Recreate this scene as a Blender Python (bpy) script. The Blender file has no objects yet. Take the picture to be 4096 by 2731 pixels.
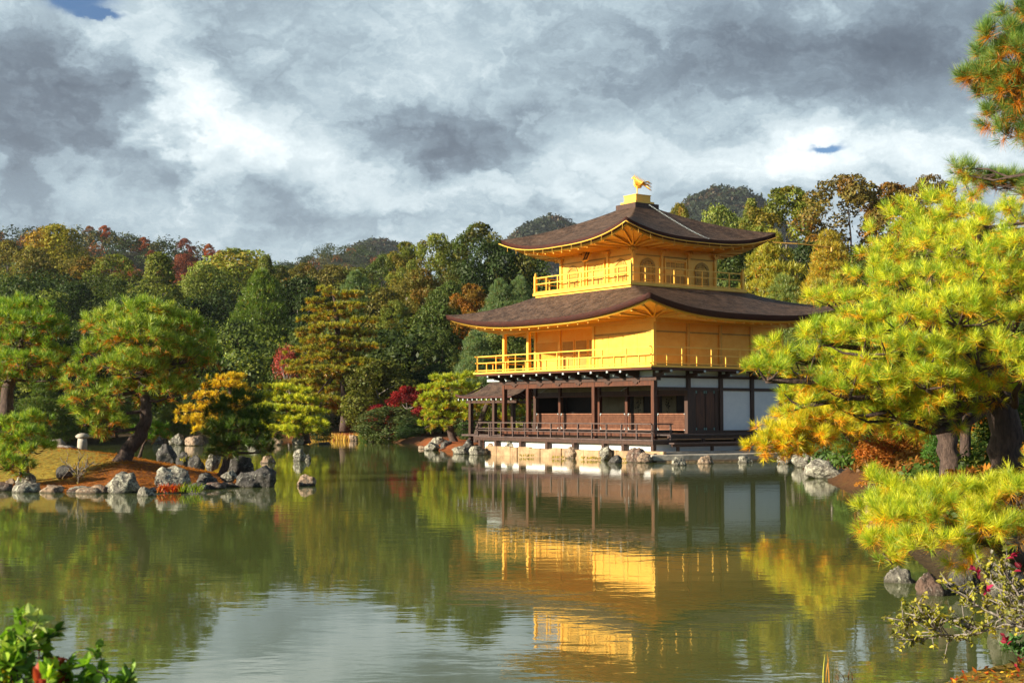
import bpy, math, random
import numpy as np
from mathutils import Vector, noise as mnoise
S = bpy.context.scene
COL = S.collection
R = math.radians
# ---------------------------------------------------------------- camera
HC = 2.03; FPX = 5448.0; PITCH = math.atan(290.5 / FPX)
cam_d = bpy.data.cameras.new('camera'); cam = bpy.data.objects.new('camera', cam_d); COL.objects.link(cam)
cam.location = (0, 0, HC); cam.rotation_euler = (math.pi / 2 + PITCH, 0, 0)
cam_d.lens = FPX / 4096 * 36; cam_d.sensor_width = 36; cam_d.clip_start = 0.1; cam_d.clip_end = 9000
cam_d.dof.use_dof = True; cam_d.dof.focus_distance = 45; cam_d.dof.aperture_fstop = 9
S.camera = cam
# ---------------------------------------------------------------- light
SUN_EL = R(18.5); SX, SY = -0.92, -0.39
_n = math.hypot(SX, SY); SX /= _n; SY /= _n
sdir = Vector((SX * math.cos(SUN_EL), SY * math.cos(SUN_EL), math.sin(SUN_EL)))
sun_d = bpy.data.lights.new('sun', 'SUN'); sun_d.energy = 5.0; sun_d.angle = R(0.5); sun_d.color = (1.0, 0.89, 0.70)
sun = bpy.data.objects.new('sun', sun_d); COL.objects.link(sun); sun.rotation_euler = sdir.to_track_quat('Z', 'Y').to_euler()
sun.location = (-60, -20, 60)
S.view_settings.view_transform = 'Standard'; S.view_settings.look = 'None'
S.view_settings.gamma = 1.0; S.view_settings.exposure = 1.06; S.view_settings.use_curve_mapping = False
S.cycles.max_bounces = 8; S.cycles.diffuse_bounces = 3; S.cycles.glossy_bounces = 4
S.cycles.transmission_bounces = 4; S.cycles.transparent_max_bounces = 6
S.cycles.sample_clamp_indirect = 6.0; S.cycles.caustics_reflective = False; S.cycles.caustics_refractive = False

class NT:
    """small helper to write node trees as expressions"""
    def __init__(s, tree): s.t = tree
    def put(s, sock, v):
        if isinstance(v, bpy.types.NodeSocket): s.t.links.new(v, sock)
        else: sock.default_value = v
    def m(s, op, a, b=None, c=None, clamp=False):
        n = s.t.nodes.new('ShaderNodeMath'); n.operation = op; n.use_clamp = clamp
        for i, v in enumerate((a, b, c)):
            if v is not None: s.put(n.inputs[i], v)
        return n.outputs[0]
    def noise(s, vec, scale, detail=4, rough=.55, dist=0., dim='3D', out=0):
        n = s.t.nodes.new('ShaderNodeTexNoise'); n.noise_dimensions = dim
        if vec is not None: s.put(n.inputs['Vector'], vec)
        n.inputs['Scale'].default_value = scale; n.inputs['Detail'].default_value = detail
        n.inputs['Roughness'].default_value = rough; n.inputs['Distortion'].default_value = dist
        return n.outputs[out]
    def voro(s, vec, scale, out='Distance', feature='F1'):
        n = s.t.nodes.new('ShaderNodeTexVoronoi'); n.feature = feature
        if vec is not None: s.put(n.inputs['Vector'], vec)
        n.inputs['Scale'].default_value = scale
        return n.outputs[out]
    def mix(s, f, a, b, mode='MIX'):
        n = s.t.nodes.new('ShaderNodeMixRGB'); n.blend_type = mode
        s.put(n.inputs[0], f)
        for i, v in ((1, a), (2, b)):
            s.put(n.inputs[i], v if isinstance(v, bpy.types.NodeSocket) else (tuple(v) + (1,))[:4])
        return n.outputs[0]
    def ramp(s, f, stops, interp='LINEAR'):
        n = s.t.nodes.new('ShaderNodeValToRGB'); n.color_ramp.interpolation = interp
        e = n.color_ramp.elements
        while len(e) > 1: e.remove(e[-1])
        e[0].position = stops[0][0]; e[0].color = (tuple(stops[0][1]) + (1,))[:4]
        for p, c in stops[1:]:
            k = e.new(p); k.color = (tuple(c) + (1,))[:4]
        s.put(n.inputs[0], f); return n.outputs[0]
    def rng(s, v, a, b, c=0., d=1.):
        n = s.t.nodes.new('ShaderNodeMapRange'); n.interpolation_type = 'SMOOTHSTEP'
        s.put(n.inputs[0], v)
        for i, x in enumerate((a, b, c, d)): n.inputs[i + 1].default_value = x
        return n.outputs[0]
    def xyz(s, v):
        n = s.t.nodes.new('ShaderNodeSeparateXYZ'); s.put(n.inputs[0], v); return n.outputs
    def comb(s, x, y, z=0.):
        n = s.t.nodes.new('ShaderNodeCombineXYZ')
        for i, v in enumerate((x, y, z)): s.put(n.inputs[i], v)
        return n.outputs[0]
    def coord(s, out='Object'): return s.t.nodes.new('ShaderNodeTexCoord').outputs[out]
    def mapping(s, vec, scale=(1, 1, 1), rot=(0, 0, 0)):
        n = s.t.nodes.new('ShaderNodeMapping'); s.put(n.inputs[0], vec)
        n.inputs['Scale'].default_value = scale; n.inputs['Rotation'].default_value = rot; return n.outputs[0]
    def bump(s, h, strength, dist):
        n = s.t.nodes.new('ShaderNodeBump'); n.inputs['Strength'].default_value = strength
        n.inputs['Distance'].default_value = dist; s.put(n.inputs['Height'], h); return n.outputs[0]
    def attr(s, name):
        n = s.t.nodes.new('ShaderNodeAttribute'); n.attribute_name = name; return n.outputs['Color']

# ---------------------------------------------------------------- sky: broken cloud over a Nishita sky
KP = 1.7415 / FPX
world = bpy.data.worlds.new('World'); S.world = world; world.use_nodes = True
wt = world.node_tree; wt.nodes.clear(); W = NT(wt)
sky = wt.nodes.new('ShaderNodeTexSky'); sky.sky_type = 'NISHITA'; sky.sun_disc = False
sky.sun_elevation = SUN_EL; sky.sun_rotation = math.atan2(SX, SY)
d3 = W.coord('Generated'); X, Y, Z = W.xyz(d3)[:3]
az = W.m('ARCTAN2', X, Y); el = W.m('ARCSINE', Z)
def warp(az, el):
    uv = W.comb(az, W.m('MULTIPLY', el, 1.45), 0.0)
    wsep = W.xyz(W.noise(uv, 5.0, 6, .6, .0, '3D', 1)); wf = W.xyz(W.noise(uv, 20.0, 7, .66, .0, '3D', 1))
    au = W.m('ADD', W.m('ADD', az, W.m('MULTIPLY', W.m('SUBTRACT', wsep[0], .5), .16)), W.m('MULTIPLY', W.m('SUBTRACT', wf[0], .5), .075))
    ev = W.m('ADD', W.m('ADD', el, W.m('MULTIPLY', W.m('SUBTRACT', wsep[1], .5), .11)), W.m('MULTIPLY', W.m('SUBTRACT', wf[1], .5), .06))
    return au, ev, wsep, wf
au, ev, wsep, wf = warp(az, el)
def blob(cx, cy, sx, sy, a, u=None, v=None, p=2.0):
    u = au if u is None else u; v = ev if v is None else v
    du = W.m('MULTIPLY', W.m('SUBTRACT', u, math.atan((cx - 1176) * KP)), 1 / (sx * KP))
    dv = W.m('MULTIPLY', W.m('SUBTRACT', v, math.atan((951 - cy) * KP)), 1 / (sy * KP))
    r2 = W.m('ADD', W.m('MULTIPLY', du, du), W.m('MULTIPLY', dv, dv))
    if p > 2: r2 = W.m('POWER', r2, p / 2)
    return W.m('MULTIPLY', W.m('EXPONENT', W.m('MULTIPLY', r2, -1.0)), a)
# (x, y, half width, half height, amount): negative = thick dark cloud base, positive = bright thin cloud
BL = [(60, 235, 190, 165, -.36, 4), (230, 370, 130, 60, -.18, 2), (960, 275, 250, 95, -.31, 3), (1010, 350, 100, 60, -.10, 2), (1750, 110, 520, 110, -.20, 3), (560, 110, 320, 90, -.06, 2),
      (2100, 70, 300, 90, -.20, 2), (1900, 230, 330, 60, -.14, 2), (60, 480, 420, 80, -.17, 2), (700, 500, 220, 50, -.13, 3), (1250, 470, 260, 60, -.12, 2), (1620, 400, 200, 40, -.12, 2), (1250, 30, 300, 50, -.08, 2),
      (400, 300, 90, 170, .24, 3), (560, 330, 230, 80, .25, 2), (200, 70, 120, 60, .20, 2), (330, 190, 90, 60, .16, 2), (760, 180, 170, 60, .08, 2),
      (1330, 280, 160, 80, .14, 2), (1150, 400, 260, 50, .14, 2), (2000, 350, 400, 55, .26, 2), (1700, 330, 160, 40, .14, 2), (2300, 380, 200, 60, .18, 2), (60, 30, 90, 40, .10, 2), (830, 430, 200, 36, .14, 2)]
def field(az, el):
    au, ev, q1, q2 = warp(az, el)
    acc = W.m('ADD', W.m('MULTIPLY', W.noise(W.comb(az, W.m('MULTIPLY', el, 1.55), .37), 7.5, 9, .60, .35), .85), .12)
    bil = W.m('ABSOLUTE', W.m('SUBTRACT', W.noise(W.comb(au, W.m('MULTIPLY', ev, 1.35), 3.1), 17.0, 8, .60, .2), .5))   # billows
    acc = W.m('ADD', acc, W.m('SUBTRACT', W.m('MULTIPLY', bil, 1.05), .07))
    for b in BL: acc = W.m('ADD', acc, blob(*b[:5], u=au, v=ev, p=b[5]))
    return acc
f0 = field(az, el); f1 = field(W.m('SUBTRACT', az, .012), W.m('ADD', el, .010))    # a second sample towards the sun lights the cloud edges
acc = W.m('ADD', f0, W.m('MULTIPLY', W.m('SUBTRACT', f1, f0), .95))
cloud = W.ramp(acc, [(0.0, (.082, .102, .132)), (.16, (.122, .152, .188)), (.34, (.20, .252, .295)), (.50, (.33, .405, .445)), (.66, (.485, .555, .58)), (.82, (.62, .68, .69)), (1.0, (.80, .83, .82))])
hu = W.m('ADD', az, W.m('MULTIPLY', W.m('SUBTRACT', wsep[0], .5), .05)); hv = W.m('ADD', el, W.m('MULTIPLY', W.m('SUBTRACT', wf[1], .5), .035))
cloud = W.mix(1.0, cloud, W.rng(el, .30, .75, 1., .22), 'MULTIPLY')   # unseen cloud overhead, darkened to cut the ambient light from above
hole = None
for b in [(150, 26, 88, 36, 1.3), (215, 66, 45, 9, 1.1), (1890, 352, 38, 11, 1.2)]:
    x = blob(*b, u=hu, v=hv); hole = x if hole is None else W.m('ADD', hole, x)
# unseen sky behind the camera, made a dark blue to lower ambient light
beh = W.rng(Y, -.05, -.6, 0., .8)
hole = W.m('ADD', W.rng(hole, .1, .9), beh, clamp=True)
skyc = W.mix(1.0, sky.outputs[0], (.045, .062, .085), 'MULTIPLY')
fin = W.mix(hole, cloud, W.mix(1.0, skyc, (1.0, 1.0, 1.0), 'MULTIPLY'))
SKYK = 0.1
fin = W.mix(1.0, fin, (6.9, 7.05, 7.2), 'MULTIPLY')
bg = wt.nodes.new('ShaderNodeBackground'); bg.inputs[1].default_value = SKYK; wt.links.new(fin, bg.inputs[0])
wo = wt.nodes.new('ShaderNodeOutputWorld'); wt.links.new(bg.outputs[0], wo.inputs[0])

# ---------------------------------------------------------------- pixel of a 2352-wide frame -> place in the world
def at(px, py, dep):
    a = (px - 1176) * 1.7415 / FPX; b = -(py * 1.7415 - 1365.5) / FPX
    ry = math.cos(PITCH) - b * math.sin(PITCH); rz = math.sin(PITCH) + b * math.cos(PITCH)
    return np.array([a / ry * dep, dep, HC + rz / ry * dep])
PXM = 1.7415 / FPX      # metres per frame pixel per metre of depth

# ---------------------------------------------------------------- object helpers
def tag(o, label=None, cat=None, group=None, kind=None):
    if label: o['label'] = label
    if cat: o['category'] = cat
    if group: o['group'] = group
    if kind: o['kind'] = kind
    return o
def empty(name, loc=(0, 0, 0), rz=0, **k):
    o = bpy.data.objects.new(name, None); COL.objects.link(o); o.location = loc; o.rotation_euler = (0, 0, rz)
    o.empty_display_size = .3
    return tag(o, **k)
def link(name, me, parent=None, mat=None, loc=None, **k):
    o = bpy.data.objects.new(name, me); COL.objects.link(o)
    if mat is not None and not len(me.materials): me.materials.append(mat)
    if parent is not None: o.parent = parent
    if loc is not None: o.location = loc
    return tag(o, **k)
def poly_mesh(name, V, k, C=None, smooth=False):
    """faces are consecutive runs of k vertices"""
    V = np.ascontiguousarray(V, dtype=np.float32).reshape(-1, 3); n = len(V); f = n // k
    me = bpy.data.meshes.new(name); me.vertices.add(n); me.vertices.foreach_set('co', V.ravel())
    me.loops.add(n); me.loops.foreach_set('vertex_index', np.arange(n, dtype=np.int32))
    me.polygons.add(f); me.polygons.foreach_set('loop_start', np.arange(0, n, k, dtype=np.int32))
    if C is not None: colour(me, C)
    me.update(calc_edges=True)
    if smooth: me.shade_smooth()
    return me
def colour(me, C):
    C = np.asarray(C, dtype=np.float32)
    a = me.color_attributes.new('Col', 'FLOAT_COLOR', 'POINT')
    a.data.foreach_set('color', np.hstack([C, np.ones((len(C), 1), np.float32)]).ravel())
def grid_mesh(name, P, closed_u=False, C=None, smooth=True):
    """P: (nv, nu, 3) grid of points"""
    nv, nu = P.shape[:2]
    idx = np.arange(nv * nu).reshape(nv, nu); nx = np.roll(idx, -1, 1)
    a = idx[:-1]; b = nx[:-1]; c = nx[1:]; d = idx[1:]
    if not closed_u: a, b, c, d = a[:, :-1], b[:, :-1], c[:, :-1], d[:, :-1]
    F = np.stack([a, b, c, d], -1).reshape(-1, 4).astype(np.int32)
    me = bpy.data.meshes.new(name); me.vertices.add(nv * nu); me.vertices.foreach_set('co', P.astype(np.float32).ravel())
    me.loops.add(F.size); me.loops.foreach_set('vertex_index', F.ravel())
    me.polygons.add(len(F)); me.polygons.foreach_set('loop_start', np.arange(0, F.size, 4, dtype=np.int32))
    if C is not None: colour(me, C)
    me.update(calc_edges=True)
    if smooth: me.shade_smooth()
    return me
class MB:
    def __init__(s): s.v = []; s.f = []
    def add(s, vs, fs):
        o = len(s.v); s.v += [tuple(map(float, v)) for v in vs]; s.f += [[o + i for i in f] for f in fs]; return s
    def box(s, x0, x1, y0, y1, z0, z1):
        return s.add([(x0, y0, z0), (x1, y0, z0), (x1, y1, z0), (x0, y1, z0), (x0, y0, z1), (x1, y0, z1), (x1, y1, z1), (x0, y1, z1)],
                     [(0, 3, 2, 1), (4, 5, 6, 7), (0, 1, 5, 4), (1, 2, 6, 5), (2, 3, 7, 6), (3, 0, 4, 7)])
    def bar(s, p, q, w, h, up=(0, 0, 1)):
        p = np.array(p, float); q = np.array(q, float); d = q - p; d /= np.linalg.norm(d)
        sd = np.cross(d, up); sd /= np.linalg.norm(sd); u = np.cross(sd, d); sd = sd * w / 2; u = u * h / 2
        return s.add([p - sd - u, p + sd - u, p + sd + u, p - sd + u, q - sd - u, q + sd - u, q + sd + u, q - sd + u],
                     [(0, 1, 2, 3), (4, 7, 6, 5), (0, 4, 5, 1), (1, 5, 6, 2), (2, 6, 7, 3), (3, 7, 4, 0)])
    def tube(s, pts, rad, n=8, cap=True):
        pts = [np.array(p, float) for p in pts]; m = len(pts)
        if not hasattr(rad, '__len__'): rad = [rad] * m
        ref = np.array([0.31, 0.87, 0.38]); vs = []
        for i, p in enumerate(pts):
            d = pts[min(i + 1, m - 1)] - pts[max(i - 1, 0)]; d /= (np.linalg.norm(d) + 1e-9)
            a = np.cross(d, ref); a /= (np.linalg.norm(a) + 1e-9); b = np.cross(d, a)
            for k in range(n):
                t = 2 * math.pi * k / n; vs.append(p + rad[i] * (math.cos(t) * a + math.sin(t) * b))
        fs = [(i * n + k, i * n + (k + 1) % n, (i + 1) * n + (k + 1) % n, (i + 1) * n + k) for i in range(m - 1) for k in range(n)]
        if cap: fs += [tuple(range(n))[::-1], tuple(range((m - 1) * n, m * n))]
        return s.add(vs, fs)
    def lathe(s, c, prof, n=14):
        vs = []; m = len(prof)
        for r, z in prof:
            for k in range(n):
                t = 2 * math.pi * k / n; vs.append((c[0] + r * math.cos(t), c[1] + r * math.sin(t), c[2] + z))
        fs = [(i * n + k, i * n + (k + 1) % n, (i + 1) * n + (k + 1) % n, (i + 1) * n + k) for i in range(m - 1) for k in range(n)]
        fs += [tuple(range(n))[::-1], tuple(range((m - 1) * n, m * n))]
        return s.add(vs, fs)
    def prism(s, pts, off):
        """closed outline pts extruded by vector off"""
        n = len(pts); off = np.array(off, float)
        vs = [np.array(p, float) for p in pts] + [np.array(p, float) + off for p in pts]
        return s.add(vs, [tuple(range(n))[::-1], tuple(range(n, 2 * n))] + [(i, (i + 1) % n, n + (i + 1) % n, n + i) for i in range(n)])
    def mesh(s, name, smooth=False):
        me = bpy.data.meshes.new(name); me.from_pydata(s.v, [], s.f); me.update()
        if smooth: me.shade_smooth()
        return me
    def build(s, name, mat, parent=None, smooth=False, **k):
        return link(name, s.mesh(name, smooth), parent, mat, **k)

# ---------------------------------------------------------------- materials
def newmat(name):
    m = bpy.data.materials.new(name); m.use_nodes = True; t = m.node_tree; t.nodes.clear()
    n = NT(t); out = t.nodes.new('ShaderNodeOutputMaterial'); return m, n, out
def pbsdf(n, base, rough=.6, metal=0., normal=None, spec=.4):
    p = n.t.nodes.new('ShaderNodeBsdfPrincipled')
    n.put(p.inputs['Base Color'], base if isinstance(base, bpy.types.NodeSocket) else (tuple(base) + (1,))[:4])
    n.put(p.inputs['Roughness'], rough); n.put(p.inputs['Metallic'], metal); p.inputs['Specular IOR Level'].default_value = spec
    if normal is not None: n.put(p.inputs['Normal'], normal)
    return p
def simple(name, a, b, scale=4., rough=.6, metal=0., bump=.3, bdist=.01, stretch=(1, 1, 1), spec=.4, detail=6):
    m, n, out = newmat(name); v = n.mapping(n.coord(), stretch)
    f = n.rng(n.noise(v, scale, detail, .65), .3, .7)
    nm = n.bump(n.noise(v, scale * 3, 5, .6), bump, bdist)
    p = pbsdf(n, n.mix(f, a, b), rough, metal, nm, spec); n.t.links.new(p.outputs[0], out.inputs[0]); return m
M = {}
def mk_gold(name, a, b, metal=.55, rough=.38, lines=False):
    m, n, out = newmat(name); v = n.coord()
    f = n.rng(n.noise(n.mapping(v, (1, 1, 2.2)), 1.7, 6, .65), .3, .7)
    cell = n.xyz(n.voro(n.mapping(v, (1, 1, 1)), 7.0, 'Color'))[0]
    f2 = n.m('ADD', n.m('MULTIPLY', f, .7), n.m('MULTIPLY', cell, .3))
    h = n.m('ADD', n.m('MULTIPLY', n.noise(v, 6, 4, .6), .6), n.m('MULTIPLY', cell, .12))
    if lines:
        z = n.xyz(v)[2]; h = n.m('ADD', h, n.m('MULTIPLY', n.m('PINGPONG', n.m('MULTIPLY', z, 22.0), .5), .9))
    p = pbsdf(n, n.mix(f2, a, b), n.m('ADD', n.m('MULTIPLY', cell, .12), rough), metal, n.bump(h, .35, .012), .5)
    
    n.t.links.new(p.outputs[0], out.inputs[0]); return m
M['gold'] = mk_gold('gold_leaf', (1.0, .60, .10), (.96, .49, .055), .26, .40)
M['gold_slat'] = mk_gold('gold_leaf_slatted', (1.0, .50, .06), (.92, .40, .035), .30, .42, lines=True)
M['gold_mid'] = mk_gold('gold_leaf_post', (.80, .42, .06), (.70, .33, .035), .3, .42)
M['gold_dull'] = mk_gold('gold_leaf_dull', (.52, .31, .06), (.40, .22, .035), .3, .5)  # darker, duller gold that picks out trim and gap lines
M['wood'] = simple('dark_timber', (.085, .038, .022), (.040, .020, .014), 5, .55, 0, .4, .006, (3, 3, .35))
M['wood_red'] = simple('red_brown_timber', (.125, .038, .013), (.05, .016, .008), 5, .5, 0, .4, .006, (3, 3, .35))
M['deck'] = simple('weathered_deck_timber', (.13, .085, .072), (.05, .030, .026), 6, .5, 0, .4, .006, (.5, 6, 3))
M['deck_dark'] = simple('old_dark_deck_timber', (.085, .06, .055), (.035, .025, .022), 6, .6, 0, .4, .006, (3, .5, 3))
M['white'] = simple('white_plaster', (.82, .82, .80), (.74, .75, .74), 2.5, .8, 0, .15, .004)
M['cream'] = simple('aged_cream_panel', (.30, .25, .15), (.20, .16, .09), 2, .8)
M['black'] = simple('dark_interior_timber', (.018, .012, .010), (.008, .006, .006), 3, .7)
M['lattice'] = simple('lattice_timber', (.34, .15, .08), (.22, .085, .045), 5, .5)
M['metalcap'] = simple('pale_metal_cap', (.62, .66, .66), (.38, .46, .44), 12, .45, .2)
M['copper'] = simple('green_copper_fitting', (.20, .33, .29), (.10, .17, .15), 12, .5, .2)
M['tan_stone'] = simple('tan_embankment_stone', (.50, .33, .18), (.26, .165, .09), 2.2, .85, 0, 1., .05)
M['pale_stone'] = simple('pale_paving_stone', (.50, .45, .37), (.32, .28, .22), 2.6, .85, 0, .7, .02)
M['gold_shade'] = simple('shaded_window_board', (.20, .11, .03), (.12, .06, .02), 4)  # dark tone stands in for the shade behind the window bars
def bark_roof():
    m, n, out = newmat('cypress_bark_roof'); v = n.coord()
    f = n.noise(n.mapping(v, (1, 1, 2)), 1.8, 9, .78); g = n.noise(n.mapping(v, (1, 1, 3)), 6.5, 7, .80)
    c = n.mix(n.rng(f, .40, .62), (.034, .018, .011), (.115, .066, .042))
    c = n.mix(n.rng(g, .50, .62, 0, .65), c, (.21, .15, .115))
    z = n.xyz(v)[2]
    h = n.m('ADD', n.m('MULTIPLY', g, .8), n.m('MULTIPLY', n.m('FRACT', n.m('ADD', n.m('MULTIPLY', z, 11.0), n.m('MULTIPLY', n.noise(v, 3, 2), .6))), .5))
    p = pbsdf(n, c, .62, 0, n.bump(h, 1.0, .07), .25); n.t.links.new(p.outputs[0], out.inputs[0]); return m
M['roof'] = bark_roof()
M['roof_edge'] = simple('layered_bark_edge', (.10, .020, .012), (.030, .012, .009), 9, .55, 0, .8, .02, (.4, .4, 9))
def leafmat(name, trans=.35, gloss=.06, rough=.5):
    m, n, out = newmat(name); t = n.t
    oi = t.nodes.new('ShaderNodeObjectInfo')
    c = n.mix(1.0, n.mix(1.0, n.attr('Col'), oi.outputs['Color'], 'MULTIPLY'), (1.3, 1.25, 1.05), 'MULTIPLY')
    d = t.nodes.new('ShaderNodeBsdfDiffuse'); t.links.new(c, d.inputs[0])
    tr = t.nodes.new('ShaderNodeBsdfTranslucent'); t.links.new(n.mix(1.0, c, (1.1, 1.15, .5), 'MULTIPLY'), tr.inputs[0])
    g = t.nodes.new('ShaderNodeBsdfGlossy'); g.inputs['Roughness'].default_value = rough; g.inputs[0].default_value = (.9, .9, .8, 1)
    a = t.nodes.new('ShaderNodeMixShader'); a.inputs[0].default_value = trans; t.links.new(d.outputs[0], a.inputs[1]); t.links.new(tr.outputs[0], a.inputs[2])
    b = t.nodes.new('ShaderNodeMixShader'); b.inputs[0].default_value = gloss; t.links.new(a.outputs[0], b.inputs[1]); t.links.new(g.outputs[0], b.inputs[2])
    t.links.new(b.outputs[0], out.inputs[0]); return m
M['needle'] = leafmat('pine_needles', .42, .03, .45)
M['leaf'] = leafmat('tree_leaves', .36, .015, .5)
M['bark'] = simple('pine_bark', (.13, .085, .065), (.045, .028, .022), 7, .85, 0, 1.0, .04, (2.5, 2.5, .8))
M['bark_grey'] = simple('pale_grey_bark', (.34, .30, .26), (.15, .12, .10), 9, .8, 0, .8, .03, (2, 2, .8))
M['twig'] = simple('dark_twig', (.10, .06, .045), (.05, .03, .025), 7, .8)
def rockmat(name, a, b, lichen, lam=.45):
    m, n, out = newmat(name); v = n.coord()
    c = n.mix(n.rng(n.noise(v, 2.2, 7, .7), .32, .68), a, b)
    l = n.rng(n.noise(v, 7.0, 9, .78, .8), .56 - lam * .09, .60)
    c = n.mix(l, c, lichen)
    c = n.mix(n.rng(n.noise(v, 9, 7, .8), .53, .60, 0, .8), c, (.045, .04, .03))
    z = n.xyz(n.t.nodes.new('ShaderNodeNewGeometry').outputs['Position'])[2]
    wet = n.rng(z, .07, .0)     # the wet, algae-dark line at the water
    c = n.mix(n.m('MULTIPLY', wet, .75), c, (.045, .04, .025))
    h = n.m('ADD', n.noise(v, 3.5, 8, .7), n.m('MULTIPLY', n.voro(v, 5.0, 'Distance'), .4))
    p = pbsdf(n, c, n.m('SUBTRACT', .85, n.m('MULTIPLY', wet, .4)), 0, n.bump(h, 1.0, .16), .2)
    n.t.links.new(p.outputs[0], out.inputs[0]); return m
M['rock_grey'] = rockmat('grey_lichened_rock', (.26, .235, .19), (.11, .10, .085), (.58, .56, .43), .9)
M['rock_tan'] = rockmat('tan_rock', (.42, .30, .20), (.24, .16, .11), (.50, .44, .34), .2)
M['rock_dark'] = rockmat('dark_rock', (.12, .11, .10), (.06, .055, .05), (.32, .32, .27), .0)
M['rock_brown'] = rockmat('red_brown_rock', (.24, .15, .11), (.11, .08, .065), (.38, .33, .27), .2)
# ---------------------------------------------------------------- the land
POND = [(-90, 4.6), (-8, 5), (0, 5.6), (1.6, 7.2), (2.3, 8.7), (2.95, 9.95), (3.6, 10.9), (4.5, 11.6), (5.6, 11.8), (7.6, 12.2), (7.6, 13.4), (6.2, 14.5), (5.6, 15.0), (5.2, 16.6), (5.8, 20), (6.9, 26), (8.5, 33), (9.3, 40),
        (9.9, 43), (10.9, 46), (10.6, 50), (11.6, 54), (13.2, 58), (11.6, 61), (10.2, 60.2), (8.2, 60.6), (6.2, 61.5), (-.2, 71.5), (-1.4, 72), (-2.6, 73), (-3.9, 76), (-5.2, 82),
        (-6.6, 93), (-10.5, 104), (-14, 107), (-18, 111), (-23, 108), (-22, 99), (-23, 94), (-27, 92), (-33, 90), (-45, 88), (-90, 86)]
ISLE = [(-40, 38.5), (-22, 37.7), (-13.5, 36.8), (-11.9, 35.7), (-10, 35.6), (-8.7, 36.7), (-7.5, 39.1), (-7.4, 41), (-8.4, 44), (-11, 48.5), (-15, 52), (-22, 54), (-40, 55)]
def sdist(poly, x, y):
    """signed distance to a closed outline, positive outside"""
    P = np.array(poly, float); Q = np.roll(P, -1, 0)
    d2 = np.full(x.shape, 1e12); ins = np.zeros(x.shape, bool)
    for (ax, ay), (bx, by) in zip(P, Q):
        ex, ey = bx - ax, by - ay; wx, wy = x - ax, y - ay
        t = np.clip((wx * ex + wy * ey) / (ex * ex + ey * ey), 0, 1)
        d2 = np.minimum(d2, (wx - ex * t) ** 2 + (wy - ey * t) ** 2)
        c = ((ay > y) != (by > y)) & (x < (bx - ax) * (y - ay) / (by - ay + 1e-12) + ax); ins ^= c
    d = np.sqrt(d2); return np.where(ins, -d, d)
def sm(t): t = np.clip(t, 0, 1); return t * t * (3 - 2 * t)
def wob(x, y, s, k=0.):
    return (np.sin(x * s + 1.3 + k) * np.cos(y * s * 1.17 + .4 * k) + .5 * np.sin(x * s * 2.3 + y * s * 1.9 + k) + .3 * np.cos(x * s * 4.7 - y * s * 4.1 + 2 * k)) / 1.8
def ground(x, y):
    x = np.asarray(x, float); y = np.asarray(y, float)
    d = sdist(POND, x, y); di = -sdist(ISLE, x, y)
    h = np.where(d > 0, .42 * sm(d / (.9 + 2.4 * np.clip((14 - y) / 2, 0, 1))), -1.1 * sm(-d / 2.5))
    h = h + np.where(d > 0, 1, 0) * .85 * np.exp(-((x - 8.3) / 3.2) ** 2 - ((y - 20) / 7.) ** 2) * sm(d / 2.5)
    r = np.hypot(x * .55, y)
    h = h + 19 * sm((d - 7) / 150) * sm((y - 55) / 60) * (1 + .12 * wob(x, y, .05))
    h = h + .05 * wob(x, y, .9) * (d > .3) * (d < 90)
    # wooded ridges and far mountains
    ra = 22 + 50 / (1 + np.exp((x + 70) / 42)) + 3.5 * wob(x, y * .2, .022)
    far = -5 + 5 * (y > 200)
    h = np.maximum(h, ra * np.exp(-((y - 560) / 130) ** 2) + far)
    h = np.maximum(h, 60 * np.exp(-((y - 420) / 90) ** 2 - ((x - 170) / 130) ** 2) + far)
    for cx, cy, hh, sx in ((-98, 800, 92, 85), (-150, 1500, 182, 85), (40, 1500, 208, 105), (232, 1500, 242, 135), (-330, 800, 105, 150)):
        h = np.maximum(h, (hh + 5 * wob(x, y, .03)) * np.exp(-(np.abs((x - cx) / sx)) ** 2.2 - ((y - cy) / 170) ** 2) + far)
    zi = 1.05 * sm(di / 6.8) ** .72 - .02 + .04 * wob(x, y, 1.1)
    h = np.where(di > 0, np.maximum(zi, -.02), h)
    return h
def gz(x, y): return float(ground(np.array([x]), np.array([y]))[0])
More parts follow.
